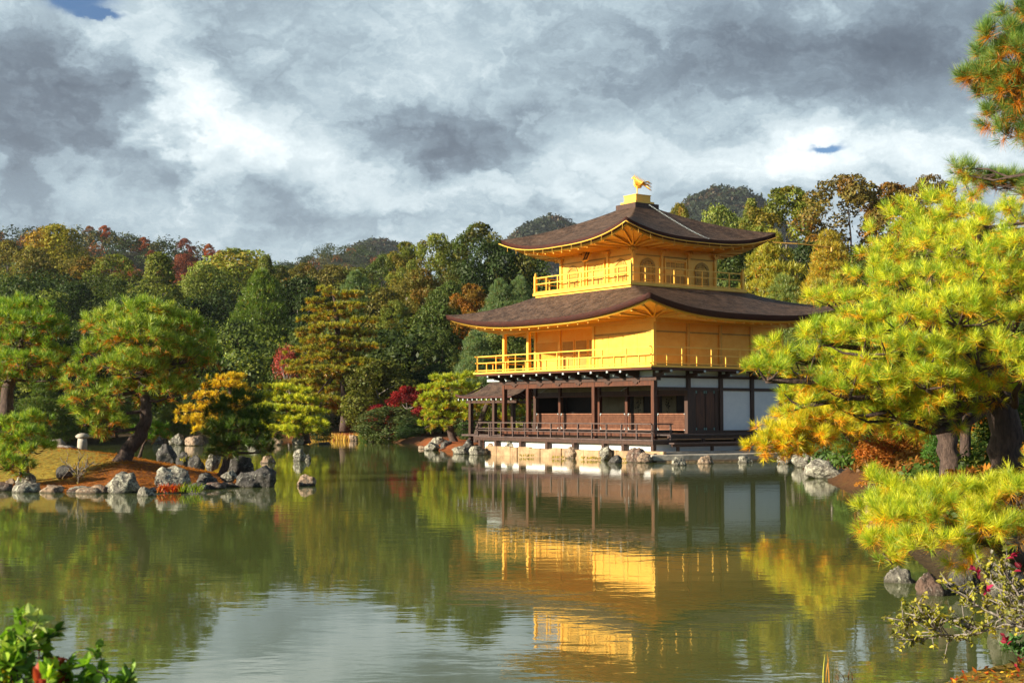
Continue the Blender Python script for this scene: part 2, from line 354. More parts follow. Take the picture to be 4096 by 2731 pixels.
def landmesh():
    th = np.concatenate([np.linspace(-180, -30, 50)[:-1], np.linspace(-30, 30, 361)[:-1], np.linspace(30, 180, 50)[:-1]]) * math.pi / 180
    rr = [.6]
    while rr[-1] < 3200: rr.append(rr[-1] * 1.012 if rr[-1] < 130 else rr[-1] * 1.02)
    rr = np.array(rr); X_, Y_ = np.sin(th)[None] * rr[:, None], np.cos(th)[None] * rr[:, None]
    Z_ = ground(X_, Y_); P = np.stack([X_, Y_, Z_], -1)
    x, y = X_.ravel(), Y_.ravel(); z = Z_.ravel()
    d = sdist(POND, x, y); di = -sdist(ISLE, x, y)
    def L(a, b, t): return np.array(a)[None] * (1 - t[:, None]) + np.array(b)[None] * t[:, None]
    t = np.clip(.5 + .5 * wob(x, y, .35), 0, 1)
    C = L((.055, .045, .022), (.10, .055, .02), t)
    C = np.where((y > 230)[:, None], L((.018, .026, .012), (.035, .035, .014), t), C)
    orange = np.exp(-((x + 13) / 5.) ** 2 - ((y - 113) / 9.) ** 2) * 1.3 + np.exp(-((x + 3) / 5.) ** 2 - ((y - 84) / 12.) ** 2)
    orange = orange + np.exp(-((x - 11.5) / 3.) ** 2 - ((y - 40) / 9.) ** 2) * .25
    C = L(0, 1, np.zeros(len(x))) * 0 + C * (1 - np.clip(orange, 0, 1))[:, None] + np.array((.34, .085, .018))[None] * np.clip(orange, 0, 1)[:, None]
    # island: golden moss to the left, fallen orange needles to the right and along the front
    w = wob(x, y, 1.3, 2.) * .6 + wob(x, y, 3.1, 5.) * .3
    mo = sm((-10.9 - x + .8 * w) / 1.2) * sm((y - 37.4 + .8 * w) / 1.0)
    bare = sm((y - 44.5 + w) / 2)
    ic = np.array((.33, .115, .024))[None] * (1 - mo)[:, None] + np.array((.34, .25, .035))[None] * mo[:, None]
    ic = ic * (1 - bare[:, None] * .8) + np.array((.19, .11, .05))[None] * bare[:, None] * .8
    ic = ic * (1 + .25 * w)[:, None]
    C = np.where((di > -.4)[:, None], ic, C)
    near = np.clip(1.2 - np.hypot(x - 4.2, y - 9) / 6, 0, 1) * (d > -1)
    C = C * (1 - near)[:, None] + np.array((.30, .20, .03))[None] * near[:, None]
    C = np.where((z < -.05)[:, None], np.array((.05, .05, .02))[None], C)
    me = grid_mesh('ground', P, True, C)
    m, n, out = newmat('forest_floor'); v = n.coord()
    sp = n.noise(n.mapping(v, (1, 1, 1)), 9, 6, .7); c = n.mix(n.rng(sp, .3, .7), n.mix(1., n.attr('Col'), (.55, .55, .6), 'MULTIPLY'), n.mix(1., n.attr('Col'), (1.35, 1.3, 1.2), 'MULTIPLY'))
    c = n.mix(n.rng(n.noise(v, 2.2, 5, .7), .55, .7, 0, .35), c, (.13, .12, .03))
    p = pbsdf(n, c, .9, 0, n.bump(n.m('ADD', sp, n.m('MULTIPLY', n.noise(v, 40, 3, .7), .5)), 1., .05), .2)
    n.t.links.new(p.outputs[0], out.inputs[0]); me.materials.append(m)
    o = link('ground', me, kind='structure')
landmesh()
def watermesh():
    m, n, out = newmat('pond_water'); v = n.coord()
    h1 = n.noise(n.mapping(v, (.8, 1.3, 1), (0, 0, .2)), 1.5, 2, .5, .3)
    h2 = n.noise(n.mapping(v, (.9, 1.6, 1), (0, 0, -.15)), 4.2, 3, .5, .2)
    patch = n.rng(n.noise(n.mapping(v, (.4, 1.0, 1)), .16, 3, .6), .36, .66, .45, 1.25)
    h = n.m('MULTIPLY', n.m('ADD', h1, n.m('MULTIPLY', h2, .36)), patch)
    nm = n.bump(h, 1.0, .0030)
    p = pbsdf(n, (.098, .120, .036), .02, 0, nm, .5); p.inputs['IOR'].default_value = 1.40
    n.t.links.new(p.outputs[0], out.inputs[0])
    mb = MB(); mb.add([(-140, 2, 0), (40, 2, 0), (40, 125, 0), (-140, 125, 0)], [(0, 1, 2, 3)])
    mb.build('pond_water', m, kind='structure')
watermesh()

# ---------------------------------------------------------------- the golden pavilion, local x = east, y = north, origin at its south-east column
PAV = empty('golden_pavilion', (568 / FPX * 60, 60, 0), R(-55.2),
            label='three storey pavilion with gold leaf upper floors and curved bark roofs at the water edge', cat='pavilion')
XS = [-11.62, -9.5, -7.38, -6.33, -4.22, -2.11, 0.0]; YN = [0, 1.975, 3.95, 5.925, 7.9]
CW = .20
def P_(mb, name, mat, parent=PAV, **k): return mb.build(name, M[mat], parent, **k)
# foundations
P_(MB().box(-12.35, .95, -.80, 7.95, .30, .715), 'foundation_wall', 'white')
# lower storey floor and decks
P_(MB().box(-11.75, .12, -.1, 8.0, .98, 1.17), 'floor', 'wood_red')
mb = MB(); 
for i in range(11): mb.box(-12.62, 1.19, -1.12 + .1 * i, -1.125 + .1 * (i + 1), .87, .93)
P_(mb, 'south_deck', 'deck')
P_(MB().box(-12.6, 1.17, -1.09, -.98, .72, .868), 'deck_beam', 'wood')
P_(MB().box(1.02, 1.13, -.978, 0, .72, .868), 'deck_beam', 'wood')
for x in (-12.35, -10.9, -8.75, -6.6, -4.5, -2.3, -.9, 1.08):
    P_(MB().box(x - .09, x + .09, -1.07, -.90, .1, .718), 'deck_post', 'wood')
def railing(name, pts, zs, nposts, mat, tall=None, short=None, ext=.12, r=.035, cap=False, pw=.07):
    rt = None; mb = MB(); z0, ztop = zs[0], zs[-1]
    for (p, q) in zip(pts[:-1], pts[1:]):
        p = np.array(p, float); q = np.array(q, float); d = (q - p) / np.linalg.norm(q - p)
        for i, z in enumerate(zs[1:]):
            e = ext if i == len(zs) - 2 else ext * .8
            mb.bar((*(p - d * e), z + .0011 * (i % 2)), (*(q + d * e), z + .0011 * (i % 2)), pw * .95, .042 if i < len(zs) - 2 else .05)
    rt = mb.build(name, M[mat], PAV)
    for (p, q), k in zip(zip(pts[:-1], pts[1:]), nposts):
        p = np.array(p, float); q = np.array(q, float)
        for i in range(k + 1):
            c = p + (q - p) * i / k
            if i == 0 and not np.allclose(p, pts[0]): continue
            full = not (short and i % 2 == 1)
            top = ztop - .034 if full else short
            MB().box(c[0] - pw / 2.1, c[0] + pw / 2.1, c[1] - pw / 2.1, c[1] + pw / 2.1, z0, top).build('post', M[mat], rt)
    if cap:
        for p in pts:
            MB().box(p[0] - .065, p[0] + .065, p[1] - .065, p[1] + .065, z0 - .04, ztop + .10).lathe((p[0], p[1], ztop + .10), [(.06, 0), (.055, .03), (.035, .045), (.055, .08), (.05, .11), (.015, .15), (.006, .18)], 10).build('corner_post', M[mat], rt)
    return rt
railing('railing', [(-12.5, 0.6), (-12.5, -1.05), (1.1, -1.05), (1.1, -.02)], (.93, 1.22, 1.33, 1.61), (2, 13, 1), 'deck')
# east side platforms and steps
mb = MB()
for i in range(5): mb.box(.125 + .17 * i, .12 + .17 * (i + 1), .03, 8.1, 1.09, 1.155)
P_(mb, 'east_deck', 'deck_dark')
P_(MB().box(.80, .90, .05, 8.05, .94, 1.088).box(.15, .25, .05, 8.05, .62, .90), 'deck_beam', 'wood')
P_(MB().box(1.2, 1.62, -.28, 8.1, .74, .80), 'lower_step', 'deck')
P_(MB().box(1.3, 1.42, -.20, 8.0, .62, .738), 'step_beam', 'wood')
for y in (.1, 2.1, 4.1, 6.1, 7.8):
    P_(MB().box(.72, .86, y, y + .14, .35, .938), 'deck_post', 'wood'); P_(MB().box(1.31, 1.41, y, y + .12, .35, .618), 'deck_post', 'wood')
# lower storey columns
for x in (-11.62, -9.5, -4.22, 0): P_(MB().box(x - CW / 2, x + CW / 2, -CW / 2, CW / 2, .9, 3.50), 'column', 'wood_red')
for x in XS:
    if x != -7.38: P_(MB().box(x - .09, x + .09, 1.89, 2.06, 1.17, 3.60), 'inner_column', 'wood_red')
for y in YN[1:]:
    P_(MB().box(-.11, .11, y - .10 if y < 7 else y - .16, y + .10, 1.0, 4.0), 'column', 'wood')
    P_(MB().box(-11.73, -11.51, y - .10, y + .10, 1.0, 4.0), 'column', 'wood')
# beams of the south front
P_(MB().box(-11.50, -.12, -.085, .085, 3.30, 3.52), 'lintel', 'wood_red')
P_(MB().box(-11.95, .30, -.13, .13, 3.522, 3.68), 'upper_beam', 'wood')
for x in (-10.6, -8.4, -6.9, -5.3, -3.1, -1.1):
    pr = [(x - .26, -.135, 3.52), (x + .26, -.135, 3.52), (x + .2, -.135, 3.44), (x + .12, -.135, 3.47), (x + .07, -.135, 3.38), (x - .07, -.135, 3.38), (x - .12, -.135, 3.47), (x - .2, -.135, 3.44)]
    P_(MB().prism(pr[::-1], (0, .045, 0)), 'carved_bracket', 'wood')
P_(MB().box(-11.50, -.12, .02, .06, 3.682, 3.98), 'plaster_band', 'white')
P_(MB().box(-.06, -.02, .14, 7.9, 3.75, 3.98), 'plaster_band', 'white')
for x in [-11.62 + 1.055 * i for i in range(12)]:
    P_(MB().box(x - .05, x + .05, -.03, .012, 3.685, 3.975), 'strut', 'wood')
# brackets that carry the gilded balcony, with pale capped beam ends
for x in [-11.62 + 2.112 * i for i in range(6)] + [-10.6, -8.45, -6.3, -4.1, -2.0]:
    pr = [(x, .0, 3.96), (x, -1.02, 3.96), (x, -1.02, 3.88), (x, -.92, 3.84), (x, -.62, 3.83), (x, -.55, 3.75), (x, -.30, 3.72), (x, -.24, 3.66), (x, .0, 3.66)]
    pr = [(a - .07, b, c) for a, b, c in pr]; b = P_(MB().prism(pr, (.14, 0, 0)), 'bracket_arm', 'wood')
    MB().box(x - .055, x + .055, -1.055, -1.022, 3.87, 3.96).build('beam_cap', M['metalcap'], b); MB().box(x - .05, x + .05, -.665, -.625, 3.74, 3.83).build('beam_cap', M['metalcap'], b)
for y in (0.0, 1.975, 3.95, 5.925, 7.8):
    pr = [(0, y, 3.96), (1.02, y, 3.96), (1.02, y, 3.88), (.92, y, 3.84), (.62, y, 3.83), (.55, y, 3.75), (.30, y, 3.72), (.24, y, 3.66), (0, y, 3.66)]
    pr = [(a + .1, b - .07, c) for a, b, c in pr]; b = P_(MB().prism(pr, (0, .14, 0)), 'bracket_arm', 'wood')
    for q in ((1.122, 1.155, y - .055, y + .055, 3.87, 3.96), (.722, .76, y - .05, y + .05, 3.74, 3.83), (.45, .6, y - .3, y - .24, 3.84, 3.93), (.45, .6, y + .24, y + .3, 3.84, 3.93)): MB().box(*q).build('beam_cap', M['metalcap'], b)
    MB().box(.46, .58, y - .24, y + .24, 3.85, 3.92).build('cross_arm', M['wood'], b)
# east wall of the lower storey
P_(MB().box(-.07, .07, .12, 7.74, 3.64, 3.745).box(-.08, .08, .12, 7.74, 3.10, 3.235), 'wall_beam', 'wood')
P_(MB().box(-.075, .075, 1.98, 7.74, 1.172, 1.30), 'sill', 'wood')
for i in range(4): P_(MB().box(-.045, .005, YN[i] + .12, YN[i + 1] - .11, 3.237, 3.638), 'plaster_panel', 'white')
for i in (2, 3): P_(MB().box(-.04, .02, YN[i] + .12, YN[i + 1] - .11 - (.06 if i == 3 else 0), 1.302, 3.098), 'plaster_panel', 'white')
P_(MB().box(-.05, .03, 2.08, 2.42, 1.302, 3.098).box(-.05, .03, 3.62, 3.84, 1.302, 3.098), 'door_jamb', 'wood')
for y0 in (2.43, 3.03):
    y1 = y0 + .57; dr = P_(MB().box(-.05, .01, y0, y1, 1.302, 3.098), 'board_door', 'wood')
    c = (y0 + y1) / 2; r = .25; pts = []
    for k in range(13):
        a = math.pi * k / 12; pts.append((.011, c + r * math.cos(a), 2.78 + (.22 + .06 * (math.sin(a) ** 8)) * math.sin(a)))
    for k in range(13):
        a = math.pi + math.pi * k / 12; pts.append((.011, c + r * math.cos(a), 1.60 + .22 * math.sin(a)))
    MB().prism(pts, (.012, 0, 0)).build('ogee_panel', M['wood_red'], dr)
    for q in ((y0 + .01, y0 + .07, 2.97, 3.09), (y1 - .07, y1 - .01, 2.97, 3.09), (y0 + .01, y0 + .07, 1.31, 1.42), (y1 - .07, y1 - .01, 1.31, 1.42)): MB().box(.0125, .03, *q).build('metal_fitting', M['copper'], dr)
# veranda inner front: lattice half-panels, hanging rail, transom
for a, b in ((-11.62, -9.5), (-9.5, -6.33), (-6.33, -4.22), (-4.22, -2.11), (-2.11, 0)):
    a += .10; b -= .10
    fr = P_(MB().box(a, b, 1.93, 1.99, 1.30, 1.35).box(a, b, 1.93, 1.99, 2.02, 2.06).box(a, a + .04, 1.93, 1.99, 1.35, 2.02).box(b - .04, b, 1.93, 1.99, 1.35, 2.02), 'lattice_panel', 'lattice')
    g = MB(); n_ = int((b - a) / .075)
    for i in range(1, n_): xx = a + .04 + (b - a - .08) * i / n_; g.box(xx - .011, xx + .011, 1.94, 1.96, 1.35, 2.02)
    for i in range(1, 9): zz = 1.35 + .67 * i / 9; g.box(a + .04, b - .04, 1.962, 1.982, zz - .011, zz + .011)
    g.build('lattice', M['lattice'], fr)
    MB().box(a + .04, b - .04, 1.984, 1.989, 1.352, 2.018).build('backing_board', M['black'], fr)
    c = MB()
    for xx in (a, b - .09):
        for zz in (1.3, 2.02): c.box(xx, xx + .09, 1.915, 1.929, zz, zz + .045)
    for xx in (a, b - .03):
        c.box(xx, xx + .03, 1.915, 1.929, 1.347, 1.42).box(xx, xx + .03, 1.915, 1.929, 1.95, 2.018)
    c.build('corner_fitting', M['metalcap'], fr)
P_(MB().box(-11.7, 0.05, 1.86, 1.885, 2.86, 2.93), 'hanging_rail', 'wood_red')
P_(MB().box(-11.6, 0, 1.98, 2.03, 2.93, 3.12), 'inner_lintel', 'wood')
P_(MB().box(-11.6, 0, 1.99, 2.02, 3.122, 3.5), 'transom_panel', 'cream')
P_(MB().box(-11.6, -.12, .13, 7.8, 3.52, 3.56), 'ceiling', 'wood')
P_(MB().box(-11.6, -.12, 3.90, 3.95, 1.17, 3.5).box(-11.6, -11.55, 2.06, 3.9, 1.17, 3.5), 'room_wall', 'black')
for a, b in ((-8.6, -6.6), (-6.0, -5.3), (-3.9, -2.9), (-1.6, -.3)):
    pn = P_(MB().box(a, b, 3.86, 3.898, 1.5, 3.0), 'painted_panel', 'cream')
    if b < -6: continue
    g = MB(); rn = random.Random(int(a * 10)); cx = (a + b) / 2
    g.tube([(cx, 3.85, 1.7), (cx + .03, 3.85, 2.1), (cx - .04, 3.85, 2.4), (cx + .02, 3.85, 2.75)], .012, 5)
    for i in range(16):
        q = (cx + rn.uniform(-.22, .22), 3.85, rn.uniform(1.75, 2.8)); g.lathe(q, [(.01, -.03), (rn.uniform(.03, .06), 0), (.01, .03)], 6)
    g.build('painted_flowers', M['black'], pn)
for x in (-9.2, -5.0, -2.9):   # pale hooked stays under the beam
    P_(MB().bar((x, .5, 3.1), (x + .15, .9, 3.35), .05, .02), 'iron_stay', 'metalcap')

# ---- second storey
Z2 = 4.15
P_(MB().box(-12.68, 1.06, -1.06, 8.9, 3.962, 4.06), 'balcony_beam', 'wood_red')
P_(MB().box(-12.8, 1.14, -1.14, 9.0, 4.062, Z2), 'balcony_floor', 'gold')
railing('balcony_railing', [(-12.62, 8.6), (-12.62, -1.0), (1.02, -1.0), (1.02, 8.6)], (Z2, 4.24, 4.62, 4.95), (10, 16, 11), 'gold', short=4.61, ext=.16, pw=.05)
for x in (-11.62, -9.5): P_(MB().box(x - .085, x + .085, -.085, .085, Z2, 6.35), 'column', 'gold')
P_(MB().box(-4.30, -4.14, -.085, .085, Z2, 6.35), 'column', 'gold')
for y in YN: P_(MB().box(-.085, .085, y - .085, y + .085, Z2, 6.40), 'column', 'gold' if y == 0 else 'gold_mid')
P_(MB().box(-11.9, .25, -.10, .10, 6.1, 6.30), 'lintel', 'gold')
P_(MB().box(-.098, .098, .10, 8.2, 6.1, 6.30), 'lintel', 'gold')
# corner room front: lifted shutters in four leaves
P_(MB().box(-4.14, -.085, -.02, .02, Z2, 6.098), 'room_front', 'gold')
for a, b in ((-4.10, -3.12), (-3.08, -2.10), (-2.06, -1.08), (-1.04, -.10)):
    fr = P_(MB().box(a, b, -.045, -.022, 4.2, 5.62), 'shutter', 'gold')
    g = MB()
    for i in range(30): z = 4.22 + i * .0465; g.box(a + .03, b - .03, -.056, -.0455, z, z + .022)
    g.build('slats', M['gold'], fr)
P_(MB().box(-4.14, -.085, -.06, -.022, 5.64, 5.72), 'nageshi_beam', 'gold_dull')
for x in (-3.10, -2.08, -1.06): P_(MB().box(x - .018, x + .018, -.05, -.0205, 4.2, 5.62), 'shutter_batten', 'gold_dull')  # dull strips draw dark gap lines between the shutter leaves
# east wall
P_(MB().box(-.03, .02, .085, 7.9, Z2, 6.098), 'east_wall', 'gold_slat')
P_(MB().box(.022, .05, .085, 7.9, 5.66, 5.72).box(.022, .045, .085, 7.9, 4.20, 4.28), 'nageshi_beam', 'gold_dull')
# recessed wall behind the open veranda, with a lattice window and doors
P_(MB().box(-11.62, -4.2, 1.98, 2.03, Z2, 6.34), 'recessed_wall', 'gold')
P_(MB().box(-4.28, -4.21, .05, 1.98, Z2, 6.34), 'side_wall', 'gold')
P_(MB().box(-11.7, -11.54, 1.9, 2.06, Z2, 6.34), 'column', 'gold'); P_(MB().box(-9.58, -9.42, 1.9, 2.06, Z2, 6.34), 'column', 'gold')
lw = P_(MB().box(-11.5, -11.44, 1.93, 1.975, 4.75, 5.75).box(-9.68, -9.62, 1.93, 1.975, 4.75, 5.75).box(-11.44, -9.68, 1.93, 1.975, 5.69, 5.75).box(-11.44, -9.68, 1.93, 1.975, 4.75, 4.81), 'lattice_window', 'gold')
g = MB()
for i in range(1, 20): x = -11.44 + 1.76 * i / 20; g.box(x - .014, x + .014, 1.945, 1.958, 4.81, 5.69)
for i in range(1, 11): z = 4.81 + .88 * i / 11; g.box(-11.44, -9.68, 1.96, 1.972, z - .014, z + .014)
g.build('lattice', M['gold'], lw)
for a in (-9.35, -8.25, -7.15):
    dr = P_(MB().box(a, a + 1.02, 1.94, 1.975, 4.22, 5.75), 'panelled_door', 'gold')
    MB().box(a + .08, a + .94, 1.925, 1.939, 4.3, 4.9).box(a + .08, a + .94, 1.925, 1.939, 5.0, 5.66).build('raised_panel', M['gold_dull'], dr)
P_(MB().box(-11.55, -4.3, .10, 1.975, 6.342, 6.38), 'ceiling', 'gold')
P_(MB().box(-11.6, -.1, 5.0, 5.05, Z2, 6.34).box(-4.2, -4.16, 2.03, 5, Z2, 6.34), 'rear_wall', 'gold')

# ---- roofs: a curved sheet, its bark edge, a gilded soffit with rafters
def roof(name, ex0, ex1, ey0, ey1, zm, zc, top, ztop, pw, wall, zw, thick=.22, gut='', sofm='gold', nraf=14, sharp=2.8, raf='gold'):
    ns, nt = 41, 13
    tx0, tx1, ty0, ty1 = top
    ec = [(ex0, ey0), (ex1, ey0), (ex1, ey1), (ex0, ey1)]; tc = [(tx0, ty0), (tx1, ty0), (tx1, ty1), (tx0, ty1)]
    wx0, wx1, wy0, wy1 = wall; wc = [(wx0, wy0), (wx1, wy0), (wx1, wy1), (wx0, wy1)]
    def ez(s): return zm + (zc - zm) * abs(2 * s - 1) ** sharp
    rings = []
    for j in range(nt):
        t = j / (nt - 1); ring = []
        for k in range(4):
            a, b = np.array(ec[k]), np.array(ec[(k + 1) % 4]); c, d = np.array(tc[k]), np.array(tc[(k + 1) % 4])
            for i in range(ns - 1):
                s = i / (ns - 1); p = (a + (b - a) * s) * (1 - t) + (c + (d - c) * s) * t
                z = zm + (ztop - zm) * (t ** pw) + (ez(s) - zm) * (1 - t) ** 1.8
                ring.append((p[0], p[1], z))
        rings.append(ring)
    def edge(ins, dz, s, k):
        a, b = np.array(ec[k], float), np.array(ec[(k + 1) % 4], float); c = np.array([(ex0 + ex1) / 2, (ey0 + ey1) / 2])
        hx, hy = (ex1 - ex0) / 2, (ey1 - ey0) / 2
        p = a + (b - a) * s; q = c + (p - c) * np.array([(hx - ins) / hx, (hy - ins) / hy]); return (q[0], q[1], ez(s) + dz)
    rt = link(name, grid_mesh(name, np.array(rings), True), PAV, M['roof'])
    er = [[edge(i_, z_, i / (ns - 1), k) for k in range(4) for i in range(ns - 1)] for i_, z_ in ((0, 0), (.02, -.045), (.05, -thick), (.22, -thick - .03))]
    link('bark_edge', grid_mesh('bark_edge', np.array(er[::-1]), True, smooth=False), rt, M['roof_edge'])
    sr = [[edge(.221, -thick - .03, i / (ns - 1), k) for k in range(4) for i in range(ns - 1)], [edge(.23, -thick - .11, i / (ns - 1), k) for k in range(4) for i in range(ns - 1)],
          [edge(.36, -thick - .12, i / (ns - 1), k) for k in range(4) for i in range(ns - 1)]]
    wl = []
    for k in range(4):
        a, b = np.array(wc[k], float), np.array(wc[(k + 1) % 4], float)
        for i in range(ns - 1): s = i / (ns - 1); q = a + (b - a) * s; wl.append((q[0], q[1], zw))
    sr.append(wl)
    link('soffit', grid_mesh('soffit', np.array(sr[::-1]), True, smooth=False), rt, M[sofm])
    sd = ['south_rafters', 'east_rafters', 'north_rafters', 'west_rafters']
    for k in range(4):
        mb = MB(); tails = MB(); n_ = nraf
        for i in range(n_ + 1):
            s = .03 + .94 * i / n_; e = np.array(edge(.40, -thick - .15, s, k)); a, b = np.array(wc[k], float), np.array(wc[(k + 1) % 4], float)
            lk = (np.array(ec[(k + 1) % 4], float) - np.array(ec[k], float)); L_ = np.linalg.norm(lk); lk /= L_
            wl_ = np.linalg.norm(b - a); sw = min(max((s * L_ - (L_ - wl_) / 2) / wl_, 0), 1); q = a + (b - a) * sw
            mb.bar(e, (q[0], q[1], zw - .05), .075, .085)
            dn = (e - np.array((q[0], q[1], zw - .05))); dn[2] = 0; dn /= np.linalg.norm(dn)
            tails.bar(e + dn * .012, e + dn * .03, .08, .09)
        mb.build('rafters', M[raf], rt); tails.build('rafter_caps', M['gold' if raf == 'gold' else 'metalcap'], rt)
    if gut:
        for k in (0, 1):
            if 'SE'[k] not in gut: continue
            mb = MB(); pts = [np.array(edge(-.06, -.20, i / 40, k)) for i in range(41)]
            mb.tube(pts, .027, 8)
            g_ = mb.build('rain_gutter', M['gold'], rt, smooth=True)
            hb = MB()
            for i in range(3, 40, 3): hb.tube([pts[i] + (0, 0, .0), pts[i] + (0, 0, -.24)], .008, 5)
            hb.build('gutter_hooks', M['gold'], g_)
    return rt
B3 = (-8.36, -2.81, 1.2, 6.33)
R3 = roof('top_roof', -10.60, -.72, -.95, 8.45, 10.13, 10.78, (-6.15, -4.99, 3.20, 4.36), 12.16, 1.12, B3, 9.86, gut='SE', nraf=13)
R2 = roof('lower_roof', -13.85, 2.25, -2.18, 10.1, 6.46, 7.14, (-9.5, -1.7, .35, 7.6), 7.86, 1.12, (-11.62, 0, 0, 7.9), 6.36, gut='', nraf=19)
# downpipe spout that sticks out at the north-east corner and the lightning chain on the top roof
P_(MB().tube([(-.75, 7.9, 10.28), (.15, 8.9, 10.18), (.9, 10.4, 10.05)], .03, 7).lathe((.95, 10.45, 9.83), [(.06, 0), (.06, .2)], 8), 'rain_spout', 'gold_dull')
ch = MB()
for i in range(48):
    t = i / 47; t = t
    s_ = .5 + .12 * t; yy = 3.75 + .45 * (1 - t) * 0 + .4 * t; xx = -4.62 + 3.75 * t
    tt = 1 - t; zz = 10.13 + (12.16 - 10.13) * (tt ** 1.12) + .035 + .012 * (i % 2)
    ch.lathe((xx, yy, zz), [(.008, -.03), (.028, 0), (.008, .03)], 6)
P_(ch, 'roof_chain', 'metalcap')
# plinth and phoenix
P_(MB().box(-6.32, -4.82, 3.03, 4.53, 12.02, 12.31), 'ridge_cap', 'wood')
pl = P_(MB().box(-6.16, -4.98, 3.19, 4.37, 12.312, 12.43), 'plinth', 'gold')
MB().box(-6.03, -5.11, 3.32, 4.24, 12.432, 12.74).build('plinth_block', M['gold'], pl)
g = MB()
for z0, z1 in ((12.835, 12.88),): g.box(-6.06, -5.08, 3.29, 4.27, z0 - .095, z1 - .105)
g.build('plinth_cap', M['gold'], pl)
PH = empty('phoenix_statue'); PH.parent = PAV; PH.location = (-5.57, 3.78, 12.77); PH.rotation_euler = (0, 0, R(-90 + 8)); tag(PH, label='gilded phoenix with raised wings and long tail on the plinth')
# phoenix faces local +x (turned to the south-west)
PH.rotation_euler = (0, 0, R(232))
PH.scale = (1.1, 1.1, 1.1)
MB().tube([(-.2, 0, .40), (-.12, 0, .40), (-.04, 0, .42), (.04, 0, .47), (.10, 0, .55), (.125, 0, .63), (.11, 0, .71), (.125, 0, .77), (.16, 0, .81), (.20, 0, .81), (.27, 0, .78)], [.03, .06, .085, .095, .075, .048, .034, .038, .048, .034, .008], 12).build('body', M['gold'], PH, smooth=True)
for sgn in (1, -1): MB().tube([(.0, sgn * .06, .40), (.01, sgn * .06, .22), (.0, sgn * .06, .03), (.09, sgn * .06, .0)], [.05, .026, .022, .018], 8).build('leg', M['gold'], PH, smooth=True)
for sgn in (1, -1):
    w = MB()
    for i in range(8):
        t = i / 7; root = np.array((.06 - .14 * t, sgn * (.09), .48 - .03 * t)); tip = root + np.array((.06 - .34 * t, sgn * (.16 + .04 * t), .46 - .24 * t))
        mid = (root + tip) / 2 + np.array((.03, sgn * .06, -.02)); pts = [root, (root * .5 + mid * .5), mid, tip]
        w.tube(pts, [.02, .035, .035, .006], 6)
    w.build('wing', M['gold'], PH, smooth=True)
w = MB()
for i in range(9):
    t = i / 8 - .5; r0 = np.array((-.16, .02 * t, .44)); w.tube([r0, r0 + (-.12, .14 * t, .16 - .10 * (i % 3) / 2), r0 + (-.32, .30 * t, .20 - .28 * (i % 3) / 2), r0 + (-.52 + .12 * abs(t), .42 * t, .08 - .30 * (i % 3) / 2)], [.028, .026, .022, .005], 6)
w.build('tail', M['gold'], PH, smooth=True)
w = MB()
for dx, dz in ((-.05, .06), (0, .09), (.05, .05), (-.09, .02)): w.tube([(.16, 0, .82), (.16 + dx * .6, 0, .82 + dz * .7), (.16 + dx, 0, .82 + dz)], [.012, .02, .008], 6)
w.build('crest', M['gold'], PH, smooth=True)

# ---- third storey
x0, x1, y0, y1 = B3; Z3 = 8.03
P_(MB().box(x0 - .88, x1 + .88, y0 - .88, y1 + .98, 7.45, 7.80), 'skirt', 'gold')
P_(MB().box(x0 - .93, x1 + .93, y0 - .93, y1 + 1.03, 7.802, 7.90), 'skirt_beam', 'gold')
P_(MB().box(x0 - 1.03, x1 + 1.03, y0 - 1.03, y1 + 1.13, 7.902, Z3), 'balcony_floor', 'gold')
for i in range(6):
    for (cx_, cy_, al) in ((x0 - .6 + i * 1.35, y0 - .88, 0), (x1 + .88, y0 - .5 + i * 1.25, 1)):
        b = MB()
        for q in (-.15, 0, .15):
            if al == 0: b.box(cx_ + q - .03, cx_ + q + .03, cy_ - .10, cy_ - .003, 7.74, 7.798)
            else: b.box(cx_ + .003, cx_ + .10, cy_ + q - .03, cy_ + q + .03, 7.74, 7.798)
        if al == 0: b.box(cx_ - .19, cx_ + .19, cy_ - .07, cy_ - .002, 7.69, 7.738).box(cx_ - .04, cx_ + .04, cy_ - .07, cy_ - .002, 7.60, 7.688)
        else: b.box(cx_ + .002, cx_ + .07, cy_ - .19, cy_ + .19, 7.69, 7.738).box(cx_ + .002, cx_ + .07, cy_ - .04, cy_ + .04, 7.60, 7.688)
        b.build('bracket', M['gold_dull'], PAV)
railing('upper_railing', [(x0 - .93, y1 + .95), (x0 - .93, y0 - .93), (x1 + .93, y0 - .93), (x1 + .93, y1 + .95)], (Z3, 8.08, 8.48, 8.79), (8, 8, 8), 'gold', ext=.0, cap=True, pw=.055)
P_(MB().box(x0, x1, y0, y1, Z3 + .002, 9.9), 'upper_wall', 'gold')
bx = (x1 - x0) / 3; by = (y1 - y0) / 3
for i in range(4):
    for yy in (y0, y1): P_(MB().box(x0 + i * bx - .075, x0 + i * bx + .075, yy - .075, yy + .075, Z3, 9.9), 'column', 'gold')
for i in (1, 2):
    for xx in (x0, x1): P_(MB().box(xx - .075, xx + .075, y0 + i * by - .075, y0 + i * by + .075, Z3, 9.9), 'column', 'gold')
class Face:
    """places boxes on a wall: u along it, w outwards"""
    def __init__(s, kind): s.k = kind
    def pt(s, u, w, z): return (x0 + u, y0 - w, z) if s.k == 'S' else (x1 + w, y0 + u, z)
    def box(s, mb, u0, u1, w0, w1, z0, z1):
        a, b = s.pt(u0, w0, z0), s.pt(u1, w1, z1); mb.box(min(a[0], b[0]), max(a[0], b[0]), min(a[1], b[1]), max(a[1], b[1]), z0, z1); return mb
    def prism(s, mb, pts, w0, w1):
        P = [np.array(s.pt(u, w0, z)) for u, z in pts]; off = np.array(s.pt(0, w1, 0)) - np.array(s.pt(0, w0, 0)); mb.prism(P, off); return mb
